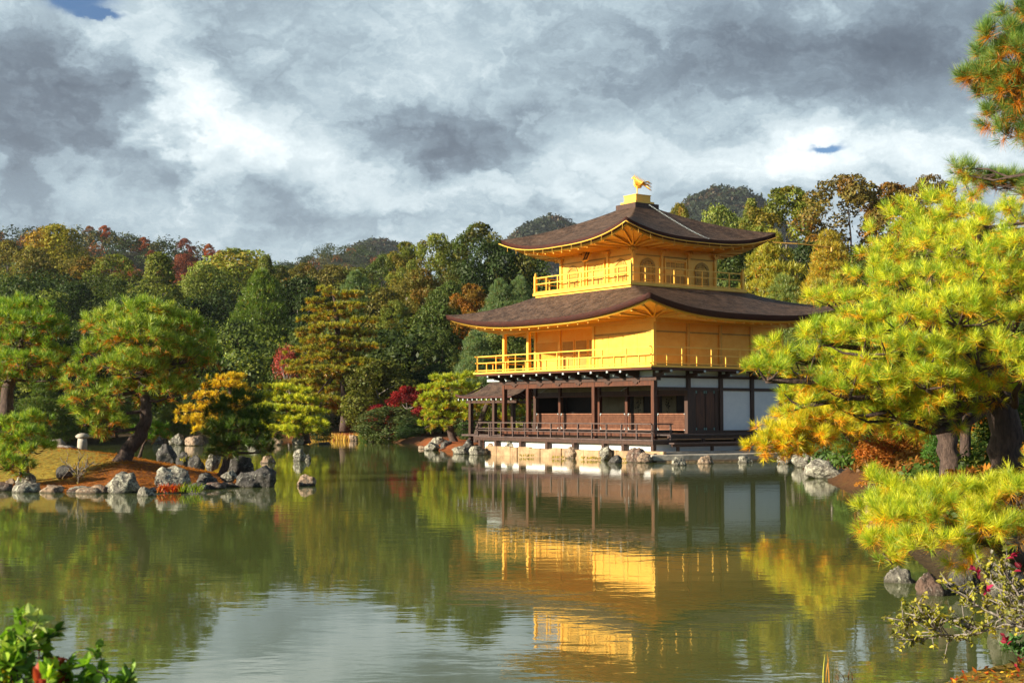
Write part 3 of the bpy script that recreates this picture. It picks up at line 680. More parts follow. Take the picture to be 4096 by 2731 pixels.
def bell(w, zb, zt, n=16):
    """bell-shaped window outline: list of (u, z) from bottom left over the top to bottom right"""
    L = []
    for i in range(n + 1):
        t = i / n
        if t < .5: u = w * (.5 - .03 * math.sin(math.pi * t * 2)); z = zb + (zt - zb) * .62 * (t / .5)
        else:
            q = (t - .5) / .5; u = w * .5 * math.cos(q * math.pi / 2) ** .75 if q < 1 else 0; z = zb + (zt - zb) * (.62 + .33 * math.sin(q * math.pi / 2) + .05 * q ** 6)
        L.append((u, z))
    return [(-u, z) for u, z in L] + [(u, z) for u, z in L[::-1][1:]]
for kind, bb in (('S', bx), ('E', by)):
    F = Face(kind)
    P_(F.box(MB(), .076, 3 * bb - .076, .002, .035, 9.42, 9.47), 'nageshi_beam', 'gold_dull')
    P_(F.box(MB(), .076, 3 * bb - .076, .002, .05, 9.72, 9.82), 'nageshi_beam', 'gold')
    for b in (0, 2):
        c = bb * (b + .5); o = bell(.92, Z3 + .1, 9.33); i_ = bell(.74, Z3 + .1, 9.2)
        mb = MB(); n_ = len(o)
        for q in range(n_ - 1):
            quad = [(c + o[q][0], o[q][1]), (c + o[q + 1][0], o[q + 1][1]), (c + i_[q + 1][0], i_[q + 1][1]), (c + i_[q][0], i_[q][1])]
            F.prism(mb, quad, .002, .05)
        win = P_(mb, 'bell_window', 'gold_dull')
        F.prism(MB(), [(c + u, z) for u, z in i_], .002, .006).build('pane', M['gold_shade'], win)
        g = MB()
        for q in range(-4, 5):
            u = q * .083; h = max([z for (uu, z) in i_ if uu <= -abs(u) + .001] or [9.0]) if abs(u) > .01 else 9.18
            F.box(g, c + u - .015, c + u + .015, .007, .024, Z3 + .1, min(h, 9.18))
        for z in (8.3, 8.55, 8.8, 9.0): F.box(g, c - .33, c + .33, .0245, .03, z - .012, z + .012)
        g.build('bars', M['gold'], win)
    c = bb * 1.5; dw = 1.24
    mb = MB(); F.box(mb, c - dw / 2 - .09, c - dw / 2, .002, .09, Z3 + .002, 9.40); F.box(mb, c + dw / 2, c + dw / 2 + .09, .002, .09, Z3 + .002, 9.40); F.box(mb, c - dw / 2, c + dw / 2, .002, .08, 9.27, 9.36)
    fr = P_(mb, 'door_frame', 'gold')
    for k in (0, 1):
        a = c - dw / 2 + .01 + k * dw / 2; e = a + dw / 2 - .02
        lf = F.box(MB(), a, e, .002, .02, Z3 + .03, 9.265).build('door_leaf', M['gold'], fr)
    for k in (0, 1):
        a = c - dw / 2 + .01 + k * dw / 2; e = a + dw / 2 - .02; hw = (e - a) / 2
        lf = P_(F.box(MB(), a, e, .0205, .03, 8.70, 8.76), 'door_rail', 'gold')
        for h in (0, 1):
            s0 = a + h * hw + .03; s1 = a + (h + 1) * hw - .03
            F.box(MB(), s0, s1, .0205, .023, 8.86, 9.20).build('grille_backing', M['gold_shade'], lf)
            g = MB()
            for q in range(1, 6): u = s0 + (s1 - s0) * q / 6; F.box(g, u - .008, u + .008, .024, .03, 8.86, 9.20)
            for z in (8.97, 9.09): F.box(g, s0, s1, .0305, .034, z - .008, z + .008)
            g.build('grille', M['gold'], lf)
            F.box(MB(), s0, s1, .0205, .027, 8.14, 8.64).build('raised_panel', M['gold_dull'], lf)
    for i in range(4):       # bracket clusters at the column heads
        mb = MB(); u = i * bb
        F.box(mb, u - .16, u + .16, .03, .16, 9.60, 9.66); F.box(mb, u - .09, u + .09, .03, .14, 9.52, 9.598)
        for q in (-.16, 0, .16): F.box(mb, u + q - .04, u + q + .04, .05, .24, 9.662, 9.73)
        P_(mb, 'bracket', 'gold')
# name plaque under the south eave, tilted forward
pq = empty('name_plaque'); pq.parent = PAV; pq.location = (x0 + bx * 1.42, y0 - .45, 9.62); pq.rotation_euler = (R(-28 + 90 - 90), 0, 0)
MB().box(-.16, .16, -.02, .02, -.24, .26).build('plaque_board', M['black'], pq)
MB().box(-.22, -.165, -.03, .03, -.30, .32).box(.165, .22, -.03, .03, -.30, .32).box(-.163, .163, -.03, .03, .265, .32).box(-.163, .163, -.03, .03, -.30, -.245).build('plaque_frame', M['gold'], pq)
try:
    cu = bpy.data.curves.new('plaque_writing', 'FONT'); cu.body = '\u7a76\n\u7adf\n\u9802'; cu.size = .17; cu.align_x = 'CENTER'; cu.extrude = .003; cu.space_line = .85
    tmp = bpy.data.objects.new('tmp', cu); COL.objects.link(tmp); bpy.context.view_layer.update()
    tm = bpy.data.meshes.new_from_object(tmp.evaluated_get(bpy.context.evaluated_depsgraph_get())); bpy.data.objects.remove(tmp)
    to = link('plaque_writing', tm, pq, M['gold']); to.rotation_euler = (R(90), 0, 0); to.location = (0, -.024, .09)
except Exception as e: print('plaque text', e)

# ---- the fishing deck on the west side with its own little roof
def gable_roof():
    xs = np.linspace(-17.6, -12.2, 22); rows = []
    for t in np.linspace(-1, 1, 23):
        a = abs(t); zz = 3.84 - .86 * (1 - (1 - a) ** 1.35) if a < 1 else 2.98
        row = []
        for x in xs:
            w = max(0, (-16.5 - x) / 1.1); s = max(0, a - (1 - w) * 0)
            z = zz + .16 * w * w * a * a - (.55 * w ** 1.5) * (1 - a)
            row.append((x, 2.6 + 1.75 * t, z))
        rows.append(row)
    rt = link('fishing_deck_roof', grid_mesh('fishing_deck_roof', np.array(rows)), PAV, M['roof'])
    mb = MB()
    for s in (-1, 1):
        pts = [np.array((x, 2.6 + s * 1.75, 2.98 + .16 * max(0, (-16.5 - x) / 1.1) ** 2 - .05)) for x in xs]
        for p, q in zip(pts[:-1], pts[1:]): mb.bar(p, q, .06, .10)
    pts = [np.array((-17.6, 2.6 + 1.75 * t, r[0][2] - .05)) for t, r in zip(np.linspace(-1, 1, 23), rows)]
    for p, q in zip(pts[:-1], pts[1:]): mb.bar(p, q, .06, .10)
    mb.build('bark_edge', M['roof_edge'], rt)
    rf = MB(); cp = MB()
    for i in range(12):
        x = -17.4 + i * .46
        for s in (-1, 1): rf.bar((x, 2.6 + s * 1.68, 2.84), (x, 2.6 + s * .1, 3.55), .07, .08); cp.box(x - .04, x + .04, 2.6 + s * 1.70 - .012, 2.6 + s * 1.70 + .012, 2.77, 2.88)
    rf.build('rafters', M['wood'], rt); cp.build('rafter_caps', M['metalcap'], rt)
    MB().box(-16.95, -12.3, 2.48, 2.72, 3.80, 3.94).build('ridge', M['metalcap'], rt)
gable_roof()
for x, y in ((-16.6, 1.2), (-16.6, 4.0), (-14.3, 4.0), (-14.3, 1.2)): P_(MB().box(x - .1, x + .1, y - .1, y + .1, -.3, 2.86), 'deck_column', 'wood')
P_(MB().box(-17.0, -12.2, 1.12, 1.28, 2.62, 2.76).box(-17.0, -12.2, 3.92, 4.08, 2.62, 2.76).box(-16.68, -16.52, 1.28, 3.92, 2.62, 2.76), 'tie_beam', 'wood')
P_(MB().box(-17.0, -12.63, .85, 4.4, .85, .95), 'fishing_deck_floor', 'deck')
mb = MB()
for z in (1.2, 1.4, 1.62): mb.box(-17.0, -12.2, 4.32, 4.38, z, z + .05); mb.box(-17.0, -16.95, .9, 4.3, z, z + .05)
for i in range(6): mb.box(-17 + i * .9, -16.94 + i * .9, 4.31, 4.39, .95, 1.62)
P_(mb, 'fishing_deck_railing', 'deck')
P_(MB().box(-16.9, -16.7, 2.7, 2.9, -.5, .85).box(-14.6, -14.4, 2.7, 2.9, -.5, .85), 'stilt', 'wood')
# ---------------------------------------------------------------- stones
def rockmesh(seed, sx, sy, sz, rough=.30, flat=.0, sub=4):
    import bmesh
    rn = np.random.default_rng(seed); bm = bmesh.new(); bmesh.ops.create_icosphere(bm, subdivisions=sub, radius=1.0)
    off = Vector(rn.uniform(-50, 50, 3)); planes = [(Vector(rn.normal(size=3)).normalized(), rn.uniform(.62, .92)) for _ in range(11)]
    planes.append((Vector((0, 0, 1)), .98 - flat))
    for v in bm.verts:
        p = v.co.normalized(); r = 1.0
        for nn, dd in planes:
            c = p.dot(nn)
            if c > 0.05: r = min(r, dd / c)
        r *= 1 + rough * .55 * mnoise.noise(p * 1.7 + off) + rough * .36 * mnoise.noise(p * 4.3 + off) + rough * .22 * mnoise.noise(p * 10 + off) + rough * .10 * mnoise.noise(p * 22 + off)
        v.co = Vector((p.x * r * sx, p.y * r * sy, p.z * r * sz))
    me = bpy.data.meshes.new('rock'); bm.to_mesh(me); bm.free(); me.shade_smooth(); return me
_rs = [100]
G2 = 'rocks at the foot of the pavilion'
def rock(x0, x1, ty, by, mat, label, dep=None, z0=0., group=None, deep=.8, flat=0., rough=.34, cat='rock', name='rock', pz=None):
    """pixel box of the stone -> a stone of that size standing at its waterline distance"""
    _rs[0] += 1
    if dep is None: dep = (HC - z0) * FPX / (by * 1.7415 - 1656)
    dep += .25 * (x1 - x0) * PXM * dep
    c = at((x0 + x1) / 2, by, dep); w = (x1 - x0) * PXM * dep; top = at(0, ty, dep)[2]
    zb = min(0, z0) - .25 if z0 <= 0 else z0 - .12
    h = (top - zb) / 2
    return link(name, rockmesh(_rs[0], w * (.58 if group == G2 else .53), w * .53 * deep, h * 1.02, rough, flat, 4 if w * 1024 / 36 > 1 else 3), None, M[mat], (c[0], dep, zb + h), label=label, cat=cat, group=group)
G1 = 'rocks edging the small pine island'; G2 = 'rocks at the foot of the pavilion'; G3 = 'rocks on the far shore'; G4 = 'rocks along the right-hand bank'
for a in [
    (237, 323, 1082, 1131, 'rock_grey', 'pale lichened boulder at the island edge in front of the leaning pine trunk', None, 0., G1),
    (346, 440, 1071, 1122, 'rock_grey', 'largest lichened boulder on the island edge, above the red ferns', None, 0., G1),
    (447, 503, 1086, 1118, 'rock_dark', 'dark grey rock just right of the green fern on the island edge', None, 0., G1),
    (509, 541, 1078, 1104, 'rock_grey', 'small pale rock between two dark rocks on the island edge', None, 0.15, G1),
    (541, 606, 1083, 1118, 'rock_dark', 'dark grey boulder next to the rounded rock at the island tip', None, 0., G1),
    (572, 638, 1074, 1118, 'rock_dark', 'large rounded rock forming the right tip of the island', None, 0., G1),
    (472, 508, 1036, 1062, 'rock_grey', 'upright lichened rock left of the dark dwarf pine trunk', 43.5, .3, G1),
    (520, 580, 1044, 1080, 'rock_dark', 'big shaded rock under the dark dwarf pine', 41.5, .1, G1),
    (228, 246, 1116, 1131, 'rock_brown', 'small brown stone touching the left side of the pale boulder', None, 0., G1),
    (60, 100, 1112, 1126, 'rock_dark', 'low dark stone right of the rounded grey rock at left', None, 0., G1),
    (317, 355, 1114, 1138, 'rock_grey', 'small stone pair standing in the water below the leaning pine', None, 0., G1),
    (153, 233, 1112, 1129, 'rock_grey', 'long flat stone at the waterline left of the pale boulder', None, 0., G1),
    (94, 150, 1111, 1126, 'rock_tan', 'low flat stone under the patch of yellow moss', None, 0., G1),
    (129, 168, 1069, 1099, 'rock_dark', 'pointed dark stone behind the dry twiggy shrub', 37.0, .35, G1),
    (37, 88, 1077, 1121, 'rock_grey', 'rounded grey rock below the small left pine', None, 0., G1),
    (5, 40, 1098, 1120, 'rock_tan', 'small reddish rock at the left edge of the photo', None, 0., G1),
    (362, 408, 1020, 1047, 'rock_dark', 'grey rock behind the island mound right of the leaning trunk', 53, .0, G1),
    (405, 434, 1036, 1050, 'rock_dark', 'small dark rock with yellow grass behind the island', 51, .0, G1),
    (432, 468, 1046, 1054, 'rock_dark', 'thin flat dark stone at the back of the island', 50, .0, G1),
    (673, 704, 1027, 1058, 'rock_grey', 'pointed grey rock standing alone in the pond', None, 0., None),
    (699, 714, 1043, 1057, 'rock_grey', 'small round stone leaning on the pointed pond rock', None, 0., None),
    (600, 631, 1046, 1063, 'rock_tan', 'low tan rock in the pond beyond the island tip', None, 0., None),
    (685, 726, 1089, 1103, 'rock_tan', 'craggy tan rock nearest the camera in open water', 38.9, 0., None),
    (388, 424, 994, 1018, 'rock_grey', 'rounded grey rock on the far shore left of the pale cube rock', 90, 0., G3),
    (425, 467, 996, 1022, 'rock_tan', 'pale blocky rock on the far shore behind the island', 88, 0., G3),
    (352, 384, 1000, 1018, 'rock_dark', 'dark rock on the far shore in the shade behind the leaning pine', 92, 0., G3),
    (570, 600, 1004, 1021, 'rock_grey', 'grey rock under the yellow pine on the far shore', 88, 0., G3),
    (617, 652, 1004, 1020, 'rock_tan', 'low tan rock under the green layered pine by the reeds', 90, 0., G3),
    (672, 700, 997, 1017, 'rock_grey', 'grey stone at the foot of the green spreading pine', 91, 0., G3),
    (801, 822, 995, 1008, 'rock_tan', 'small pale rock on the orange bank of the far shore', 104, 0., G3),
    (847, 868, 999, 1012, 'rock_tan', 'small tan rock at the waterline under the olive bush', 100, 0., G3),
    (733, 757, 1013, 1020, 'rock_dark', 'tiny dark rock showing above the water near the reeds', None, 0., None),
    (958, 990, 1022, 1032, 'rock_tan', 'flat stone at the end of the small spit left of the pavilion', 80, 0., G3),
    (976, 1009, 1013, 1034, 'rock_grey', 'triangular grey rock at the water left of the bright pine', None, 0., G3),
    (992, 1024, 1003, 1021, 'rock_grey', 'pale lichened rock on the orange mound by the bright pine', 80, 0.1, G3),
    (1012, 1043, 1010, 1033, 'rock_dark', 'dark rounded boulder under the bright pine trunk', None, 0., G3),
    (1039, 1082, 1023, 1042, 'rock_grey', 'wide low grey rock left of the pavilion stones', None, 0., G2),
    (1062, 1087, 1008, 1030, 'rock_dark', 'dark rock under the corner of the dark wooden deck', 73, 0., G2),
    (1077, 1114, 1019, 1044, 'rock_grey', 'rough grey rock with yellow moss at the left end of the deck', None, 0., G2),
    (1113, 1138, 1018, 1043, 'rock_tan', 'tall pale tan stone block under the first deck post', None, 0., G2),
    (1137, 1150, 1027, 1043, 'rock_brown', 'small reddish stone right of the tall pale block', None, 0., G2),
    (1148, 1163, 1028, 1044, 'rock_tan', 'small tan stone left of the twisted grey rock', None, 0., G2),
    (1160, 1191, 1015, 1045, 'rock_grey', 'twisted grey upright rock before the white foundation', None, 0., G2),
    (1246, 1277, 1027, 1048, 'rock_grey', 'squat grey-brown rock in the middle of the tan stone wall', None, 0., G2),
    (1294, 1342, 1024, 1052, 'rock_tan', 'wide split tan rock in front of the pavilion front', None, 0., G2),
    (1376, 1408, 1022, 1056, 'rock_grey', 'tall grey pointed rock before the pavilion near its corner', None, 0., G2),
    (1398, 1428, 1045, 1063, 'rock_dark', 'low dark rock in the water beside the tall pointed rock', None, 0., G2),
    (1441, 1485, 1026, 1061, 'rock_brown', 'large red-brown rock under the pavilion corner post', None, 0., G2),
    (1464, 1496, 1040, 1062, 'rock_tan', 'tan rock joining the corner rock to the landing slab', None, 0., G2),
    (1541, 1574, 1050, 1068, 'rock_grey', 'first mottled stone in the water before the landing slab', None, 0., G2),
    (1606, 1642, 1047, 1064, 'rock_tan', 'square brown stone in the water at the middle of the landing', None, 0., G2),
    (1697, 1730, 1044, 1062, 'rock_grey', 'grey stone in the water at the far end of the landing', None, 0., G2),
    (1784, 1822, 1042, 1062, 'rock_grey', 'pale rock behind the tip of the orange pine', 56, 0., G4),
    (1821, 1866, 1032, 1060, 'rock_grey', 'white-lichened rock behind the big grey boulder', 52, 0., G4),
    (1864, 1918, 1028, 1058, 'rock_grey', 'pale rock under the leaning pine trunk on the right bank', 50, 0., G4),
    (1849, 1954, 1053, 1098, 'rock_grey', 'big grey boulder at the water on the right bank', None, 0., G4),
    (1942, 2058, 1060, 1099, 'rock_brown', 'long red-brown rock behind the low foreground pine', None, 0., G4),
    (1984, 2030, 1140, 1176, 'rock_tan', 'pale rock half hidden by the low foreground pine', 27.5, 0., G4),
    (2034, 2108, 1295, 1335, 'rock_grey', 'grey rock at the waterline below the low foreground pine', None, 0., G4),
    (2104, 2180, 1314, 1363, 'rock_brown', 'tan rock draped with orange needles below the low foreground pine', None, 0., G4),
    (2180, 2250, 1290, 1362, 'rock_dark', 'dark shaded rock behind the magenta leaves', 15.6, 0., G4),
    (2262, 2350, 1215, 1320, 'rock_grey', 'large pale grey rock at the right edge above the twiggy shrub', 14.3, .1, G4),
    (2300, 2400, 1310, 1400, 'rock_grey', 'grey rock under the twiggy shrub at the right edge', 13.2, .0, G4),
]: rock(*a[:7], z0=a[7], group=a[8])
_rn = random.Random(9)
for k in range(26):
    t = k / 25; fx = np.interp(t, [0, .25, .5, .7, .85, 1], [-21, -16, -12.2, -9.8, -8.4, -7.3]); fy = np.interp(fx, [-22, -13.5, -11.9, -10, -8.7, -7.4], [37.5, 36.5, 35.4, 35.3, 36.4, 39.3]) + _rn.uniform(-.15, .25)
    _rs[0] += 1; r_ = _rn.uniform(.14, .34)
    link('rock', rockmesh(_rs[0], r_ * 1.3, r_, r_ * _rn.uniform(.55, .9), .34, 0, 3), None, M[_rn.choice(['rock_grey', 'rock_dark', 'rock_tan', 'rock_brown'])], (float(fx) + _rn.uniform(-.15, .15), float(fy), .02), label='small low stone in the broken line edging the front of the island', cat='rock', group='small stones along the island waterline')
def localw(x, y, z=0.):
    c, s = math.cos(R(-55.2)), math.sin(R(-55.2)); return (568 / FPX * 60 + c * x - s * y, 60 + s * x + c * y, z)
sw = empty('stone_embankment', localw(-6, -.95), R(-55.2), label='tan cut-stone retaining wall under the white foundation at the water', cat='stone wall')
MB().box(-5.4, 7.2, -.02, 1.6, -.4, .40).build('core', M['tan_stone'], sw)
rn = random.Random(5)
xx = -5.6
while xx < 7.1:
    w = rn.uniform(.55, 1.25); h = rn.uniform(.38, .46); d = rn.uniform(.0, .05)
    b = MB().box(xx + .012, xx + w - .012, -.20 - d, -.021, -.3, h).build('stone_block', M['tan_stone'], sw)
    bv = b.modifiers.new('bevel', 'BEVEL'); bv.width = .03; bv.segments = 2
    xx += w
ls = empty('landing_slab', localw(1.6, 2), R(-55.2), label='pale stone landing platform along the right side of the pavilion', cat='stone platform')
o = MB().prism([(-.9, -3.3, .06), (.3, -3.7, .06), (.75, -2.4, .06), (1.45, .6, .06), (1.6, 6.1, .06), (-.9, 6.1, .06)], (0, 0, .26)).build('slab', M['pale_stone'], ls)
bv = o.modifiers.new('bevel', 'BEVEL'); bv.width = .04; bv.segments = 2
MB().prism([(-.9, -3.2, -.4), (.35, -3.55, -.4), (.85, -2.3, -.4), (1.6, .7, -.4), (1.72, 6.1, -.4), (-.9, 6.1, -.4)], (0, 0, .458)).build('footing', M['tan_stone'], ls)
MB().box(-1.0, .1, -2.9, 6.1, .322, .42).build('kerb', M['pale_stone'], ls)

# ---------------------------------------------------------------- pines: tufts of needles on padded limbs
def norm(a): return a / (np.linalg.norm(a, axis=-1, keepdims=True) + 1e-9)
def tufts(rn, P, A, L, n, w, cg, cy, co, old, yel=.3):
    """P positions, A shoot axes, L needle length; young needles ring the tip, some old orange ones sit below"""
    N = len(P); ref = np.where(np.abs(A[:, 2:3]) > .8, np.array([[1., 0, 0]]), np.array([[0., 0, 1]]))
    T = norm(np.cross(A, ref)); B = np.cross(A, T)
    u = rn.random((N, n)); ph = rn.random((N, n)) * 2 * np.pi; th = np.radians(18 + 62 * (1 - u) + rn.normal(size=(N, n)) * 8)
    D = A[:, None] * np.cos(th)[..., None] + (T[:, None] * np.cos(ph)[..., None] + B[:, None] * np.sin(ph)[..., None]) * np.sin(th)[..., None]
    base = P[:, None] + A[:, None] * (u * L * .75)[..., None]
    isold = (u < .38) & (rn.random((N, 1)) < old[:, None])
    D = norm(D + np.where(isold, -.35, .10)[..., None] * np.array([0, 0, 1.]))
    ln = L * rn.uniform(.75, 1.15, (N, n)) * np.where(isold, 1.1, 1.)
    sd = norm(np.cross(D, rn.normal(size=(N, n, 3)))) * (w / 2)
    V = np.stack([base - sd, base + sd, base + D * ln[..., None]], 2)
    tv = rn.random((N, 1, 1)); yy = (rn.random((N, 1, 1)) < yel) * rn.uniform(.3, 1, (N, 1, 1))
    c = (np.array(cg) * (1 - yy) + np.array(cy) * yy) * (.75 + .5 * tv) * rn.uniform(.8, 1.2, (N, n, 1))
    c = np.where(isold[..., None], np.array(co) * rn.uniform(.6, 1.3, (N, n, 1)), c)
    C = c[:, :, None] * np.array([.8, .8, 1.25])[None, None, :, None]  # tips painted lighter and bases darker, as though the tips catch light
    return V.reshape(-1, 3), C.reshape(-1, 3)
def padpts(rn, c, r, dens, low=.35, clump=1.):
    """shoot positions over a cloud-shaped pad: mostly its top and rim, thinning below"""
    n = max(12, int(1.75 * dens * 4.2 * (r[0] * r[1] + r[0] * r[2] * .9))); n0 = n; n = max(4, n0 // 7)
    d = norm(rn.normal(size=(n, 3))); flip = (d[:, 2] < 0) & (rn.random(n) > low); d[flip, 2] *= -1
    k = rn.uniform(0, 10, 3)
    wv = 1 + .20 * np.sin(d[:, 0] * 4 + k[0]) * np.cos(d[:, 1] * 5 + k[1]) + .14 * np.sin(d[:, 0] * 9 + d[:, 2] * 6 + k[2]) + rn.normal(size=n) * .05
    P = c + d * np.array(r) * (wv * rn.uniform(.3, 1.0, n) ** .6)[:, None]
    rr = norm(d / np.array(r))
    # a handful of shoots share each branchlet, so the pad breaks into clumps with gaps between
    s_ = min(r) * .16 + .075 * (r[0] + r[1]) * .5
    k = rn.integers(0, n, n0); d = d[k]; rr = norm(rr[k] + rn.normal(size=(n0, 3)) * .45); P = P[k] + rr * s_ * rn.uniform(.0, 1., (n0, 1)) * np.array([1.15, 1.15, .9]) * clump - np.array([0, 0, s_ * .3 * clump]); n = n0
    A = norm(rr * .75 + np.array([0, 0, .62]) + rn.normal(size=(n, 3)) * .24)
    return P, A, d
SHADE = 0
def pine(label, trunk, rad, pads, L, n, w, dens, cg=(.10, .17, .02), cy=(.26, .27, .03), co=(.42, .16, .02), old=.35, yel=.35, group=None, name='pine_tree', cat='pine tree', bark='bark',
         seed=1, low=.35, limbr=.04, twigs=.25, holes=0., dry=.85, tint=(1, 1, 1), limbs=True, clump=1.):
    rn = np.random.default_rng(seed)
    T = [at(*p) for p in trunk]; base = T[0].copy(); base[2] -= .15
    T[0][2] -= .15
    root = empty(name, base, label=label, cat=cat, group=group)
    tb = MB(); npx = []
    # finer, slightly wandering trunk line
    fine = []; fr = []
    for i in range(len(T) - 1):
        for k in range(4):
            t = k / 4; q = T[i] * (1 - t) + T[i + 1] * t + rn.normal(size=3) * rad[i] * .10; fine.append(q); fr.append(rad[i] * (1 - t) + rad[i + 1] * t)
    fine.append(T[-1]); fr.append(rad[-1])
    fr[0] *= 1.45; fr[1] *= 1.15
    tb.tube([p - base for p in fine], fr, 12)
    Va, Ca = [], []; FA = np.array(fine)
    for pd in pads:
        px, py, dep, rx, rz = pd[:5]; c = at(px, py, dep); m_ = PXM * dep; r = np.array([rx * m_, rx * m_ * dry, rz * m_])
        P, A, d = padpts(rn, c, r, dens * (pd[5] if len(pd) > 5 else 1), low, clump)
        oldp = np.clip(old * (1.5 - d[:, 2] * 1.3), 0, 1)
        V, C = tufts(rn, P, A, L, n, w, cg, cy, co, oldp, yel); Va.append(V); Ca.append(C)
        if limbs:
            dd = np.linalg.norm(FA - c, axis=1) + 1.2 * np.maximum(0, FA[:, 2] - (c[2] - .2 * r[2])); j = int(np.argmin(dd + (np.arange(len(FA)) < len(FA) * .3) * 50)); s = FA[j]
            e = c - np.array([0, 0, r[2] * .35]); ln = np.linalg.norm(e - s)
            mid = s * .5 + e * .5 + np.array([0, 0, -.06 * ln]) + rn.normal(size=3) * .05 * ln
            pts = [s, s * .7 + mid * .3 + rn.normal(size=3) * .03 * ln, mid, mid * .5 + e * .5 + rn.normal(size=3) * .04 * ln, e]
            r0 = min(fr[j] * .6, limbr * (1 + ln * .35)); tb.tube([p - base for p in pts], [r0, r0 * .85, r0 * .68, r0 * .5, r0 * .3], 7)
            k = rn.permutation(len(P))[:int(len(P) * twigs)]
            for q in k[:int(36 + 0 * len(P))]:
                a_ = e * .55 + mid * .45 + (P[q] - e) * .25 if rn.random() < .4 else e + (P[q] - e) * .12
                b_ = P[q]; mm = (a_ + b_) / 2 + np.array([0, 0, -.1 * np.linalg.norm(b_ - a_)])
                tb.tube([a_ - base, mm - base, b_ - base], [r0 * .24, r0 * .15, r0 * .06], 4, False)
    V = np.vstack(Va) - base; C = np.vstack(Ca)
    link('crown', poly_mesh('crown', V, 3, C), root, M['needle']).color = (*tint, 1)
    tb.build('trunk', M[bark], root, smooth=True)
    return root
rnp = random.Random(3)
def J(pads, dj, s=1., rj=0.):
    """give each pad its own distance"""
    return [(p[0], p[1], p[2] + rnp.uniform(-dj, dj), p[3] * s, p[4] * s) + tuple(p[5:]) for p in pads]
GRN = dict(cg=(.24, .36, .03), cy=(.76, .74, .05), co=(.78, .38, .02))
# the great pine on the right bank and the twin-trunked one behind it
HP = [(2330, 600, 20, 110, 75), (2230, 640, 19.5, 110, 60), (2110, 660, 19.6, 110, 60), (2010, 650, 19.8, 80, 50), (1930, 700, 19.2, 75, 45), (2060, 740, 18.9, 120, 60), (2200, 730, 18.7, 120, 65),
      (2330, 740, 18.7, 100, 65), (1885, 775, 18.6, 70, 42), (1980, 800, 18.4, 100, 52), (1800, 810, 18.2, 58, 36), (1760, 862, 18.0, 50, 38), (1850, 860, 18.0, 90, 50), (2110, 830, 18.1, 110, 60),
      (2250, 830, 18.0, 110, 60), (2350, 850, 18.3, 80, 60), (1950, 900, 17.9, 90, 42), (2060, 915, 18.3, 90, 45), (2180, 900, 18.4, 90, 45), (1840, 925, 18.0, 60, 26), (2290, 520, 20.5, 90, 45), (2380, 480, 20.5, 90, 50), (2400, 680, 19.5, 90, 70), (1990, 945, 18.4, 80, 30), (2080, 960, 18.8, 80, 30), (2150, 955, 19.2, 80, 34), (2010, 880, 17.9, 90, 40), (2130, 880, 17.9, 100, 44), (2290, 900, 18.6, 70, 40), (2180, 570, 19.8, 100, 50), (2310, 660, 19.2, 90, 50)]
pine('great bright green and yellow pine filling the right side with a thick dark trunk', [(2318, 1105, 20), (2312, 1000, 20), (2296, 900, 20), (2275, 800, 20), (2250, 700, 20), (2240, 600, 20), (2250, 520, 20)],
     [.26, .23, .21, .18, .14, .10, .06], J(HP, .5), .130, 26, .0052, 64, seed=11, limbr=.045, name='pine_tree', group='pines on the right bank', old=.28, yel=.48, twigs=.05, **GRN)
HP2 = [(2130, 480, 23, 75, 42), (2210, 520, 23, 80, 50), (2060, 540, 23, 70, 48), (2140, 560, 22.6, 90, 55), (2030, 610, 22.5, 60, 45), (2120, 780, 22.5, 90, 60), (2010, 960, 22, 60, 28), (2090, 975, 22, 60, 26), (2250, 600, 22.6, 80, 60),
       (1960, 850, 22.5, 70, 60), (2230, 440, 23, 60, 30)]
pine('pine with two dark leaning trunks just left of the thickest trunk', [(2190, 1105, 23), (2178, 1030, 23), (2165, 960, 23), (2150, 880, 23), (2140, 780, 23), (2135, 660, 23), (2135, 560, 23)],
     [.20, .17, .15, .13, .11, .08, .05], J(HP2, .5), .16, 22, .007, 50, seed=12, group='pines on the right bank', old=.4, yel=.45, twigs=.06, **GRN)
pine('slim reddish trunked pine between the two dark right-bank trunks', [(2214, 1100, 23.6), (2218, 1000, 23.6), (2222, 930, 23.6), (2216, 850, 23.6), (2200, 760, 23.6)],
     [.10, .09, .085, .075, .05], J([(2180, 760, 23.6, 90, 50), (2250, 780, 23.6, 70, 50), (2220, 690, 23.6, 70, 50)], .3), .17, 20, .006, 50, seed=13, group='pines on the right bank', twigs=.06, **GRN)
# orange-tinged pine leaning over the water beside the pavilion
OP = [(1900, 930, 34, 60, 24), (1830, 960, 33.5, 60, 22), (1880, 965, 33, 75, 24), (1780, 995, 33, 50, 16), (1850, 1000, 32.5, 75, 20), (1760, 1030, 32.5, 42, 15), (1810, 1045, 32.5, 42, 12), (1930, 1000, 33, 60, 22),
      (1950, 950, 34, 60, 26), (2000, 985, 34, 60, 22), (1860, 905, 35, 50, 22), (1800, 1018, 32.4, 60, 15)]
pine('low orange and yellow pine leaning over the water beside the pavilion landing', [(2002, 1052, 41), (1985, 1030, 39.5), (1965, 1005, 38), (1940, 985, 36), (1900, 975, 34.5), (1850, 985, 33.5)],
     [.26, .22, .18, .13, .09, .05], J(OP, .4), .19, 18, .011, 48, cg=(.32, .36, .02), cy=(.74, .62, .03), co=(.80, .38, .02), old=.62, yel=.75, seed=14, twigs=.1, group='pines on the right bank')
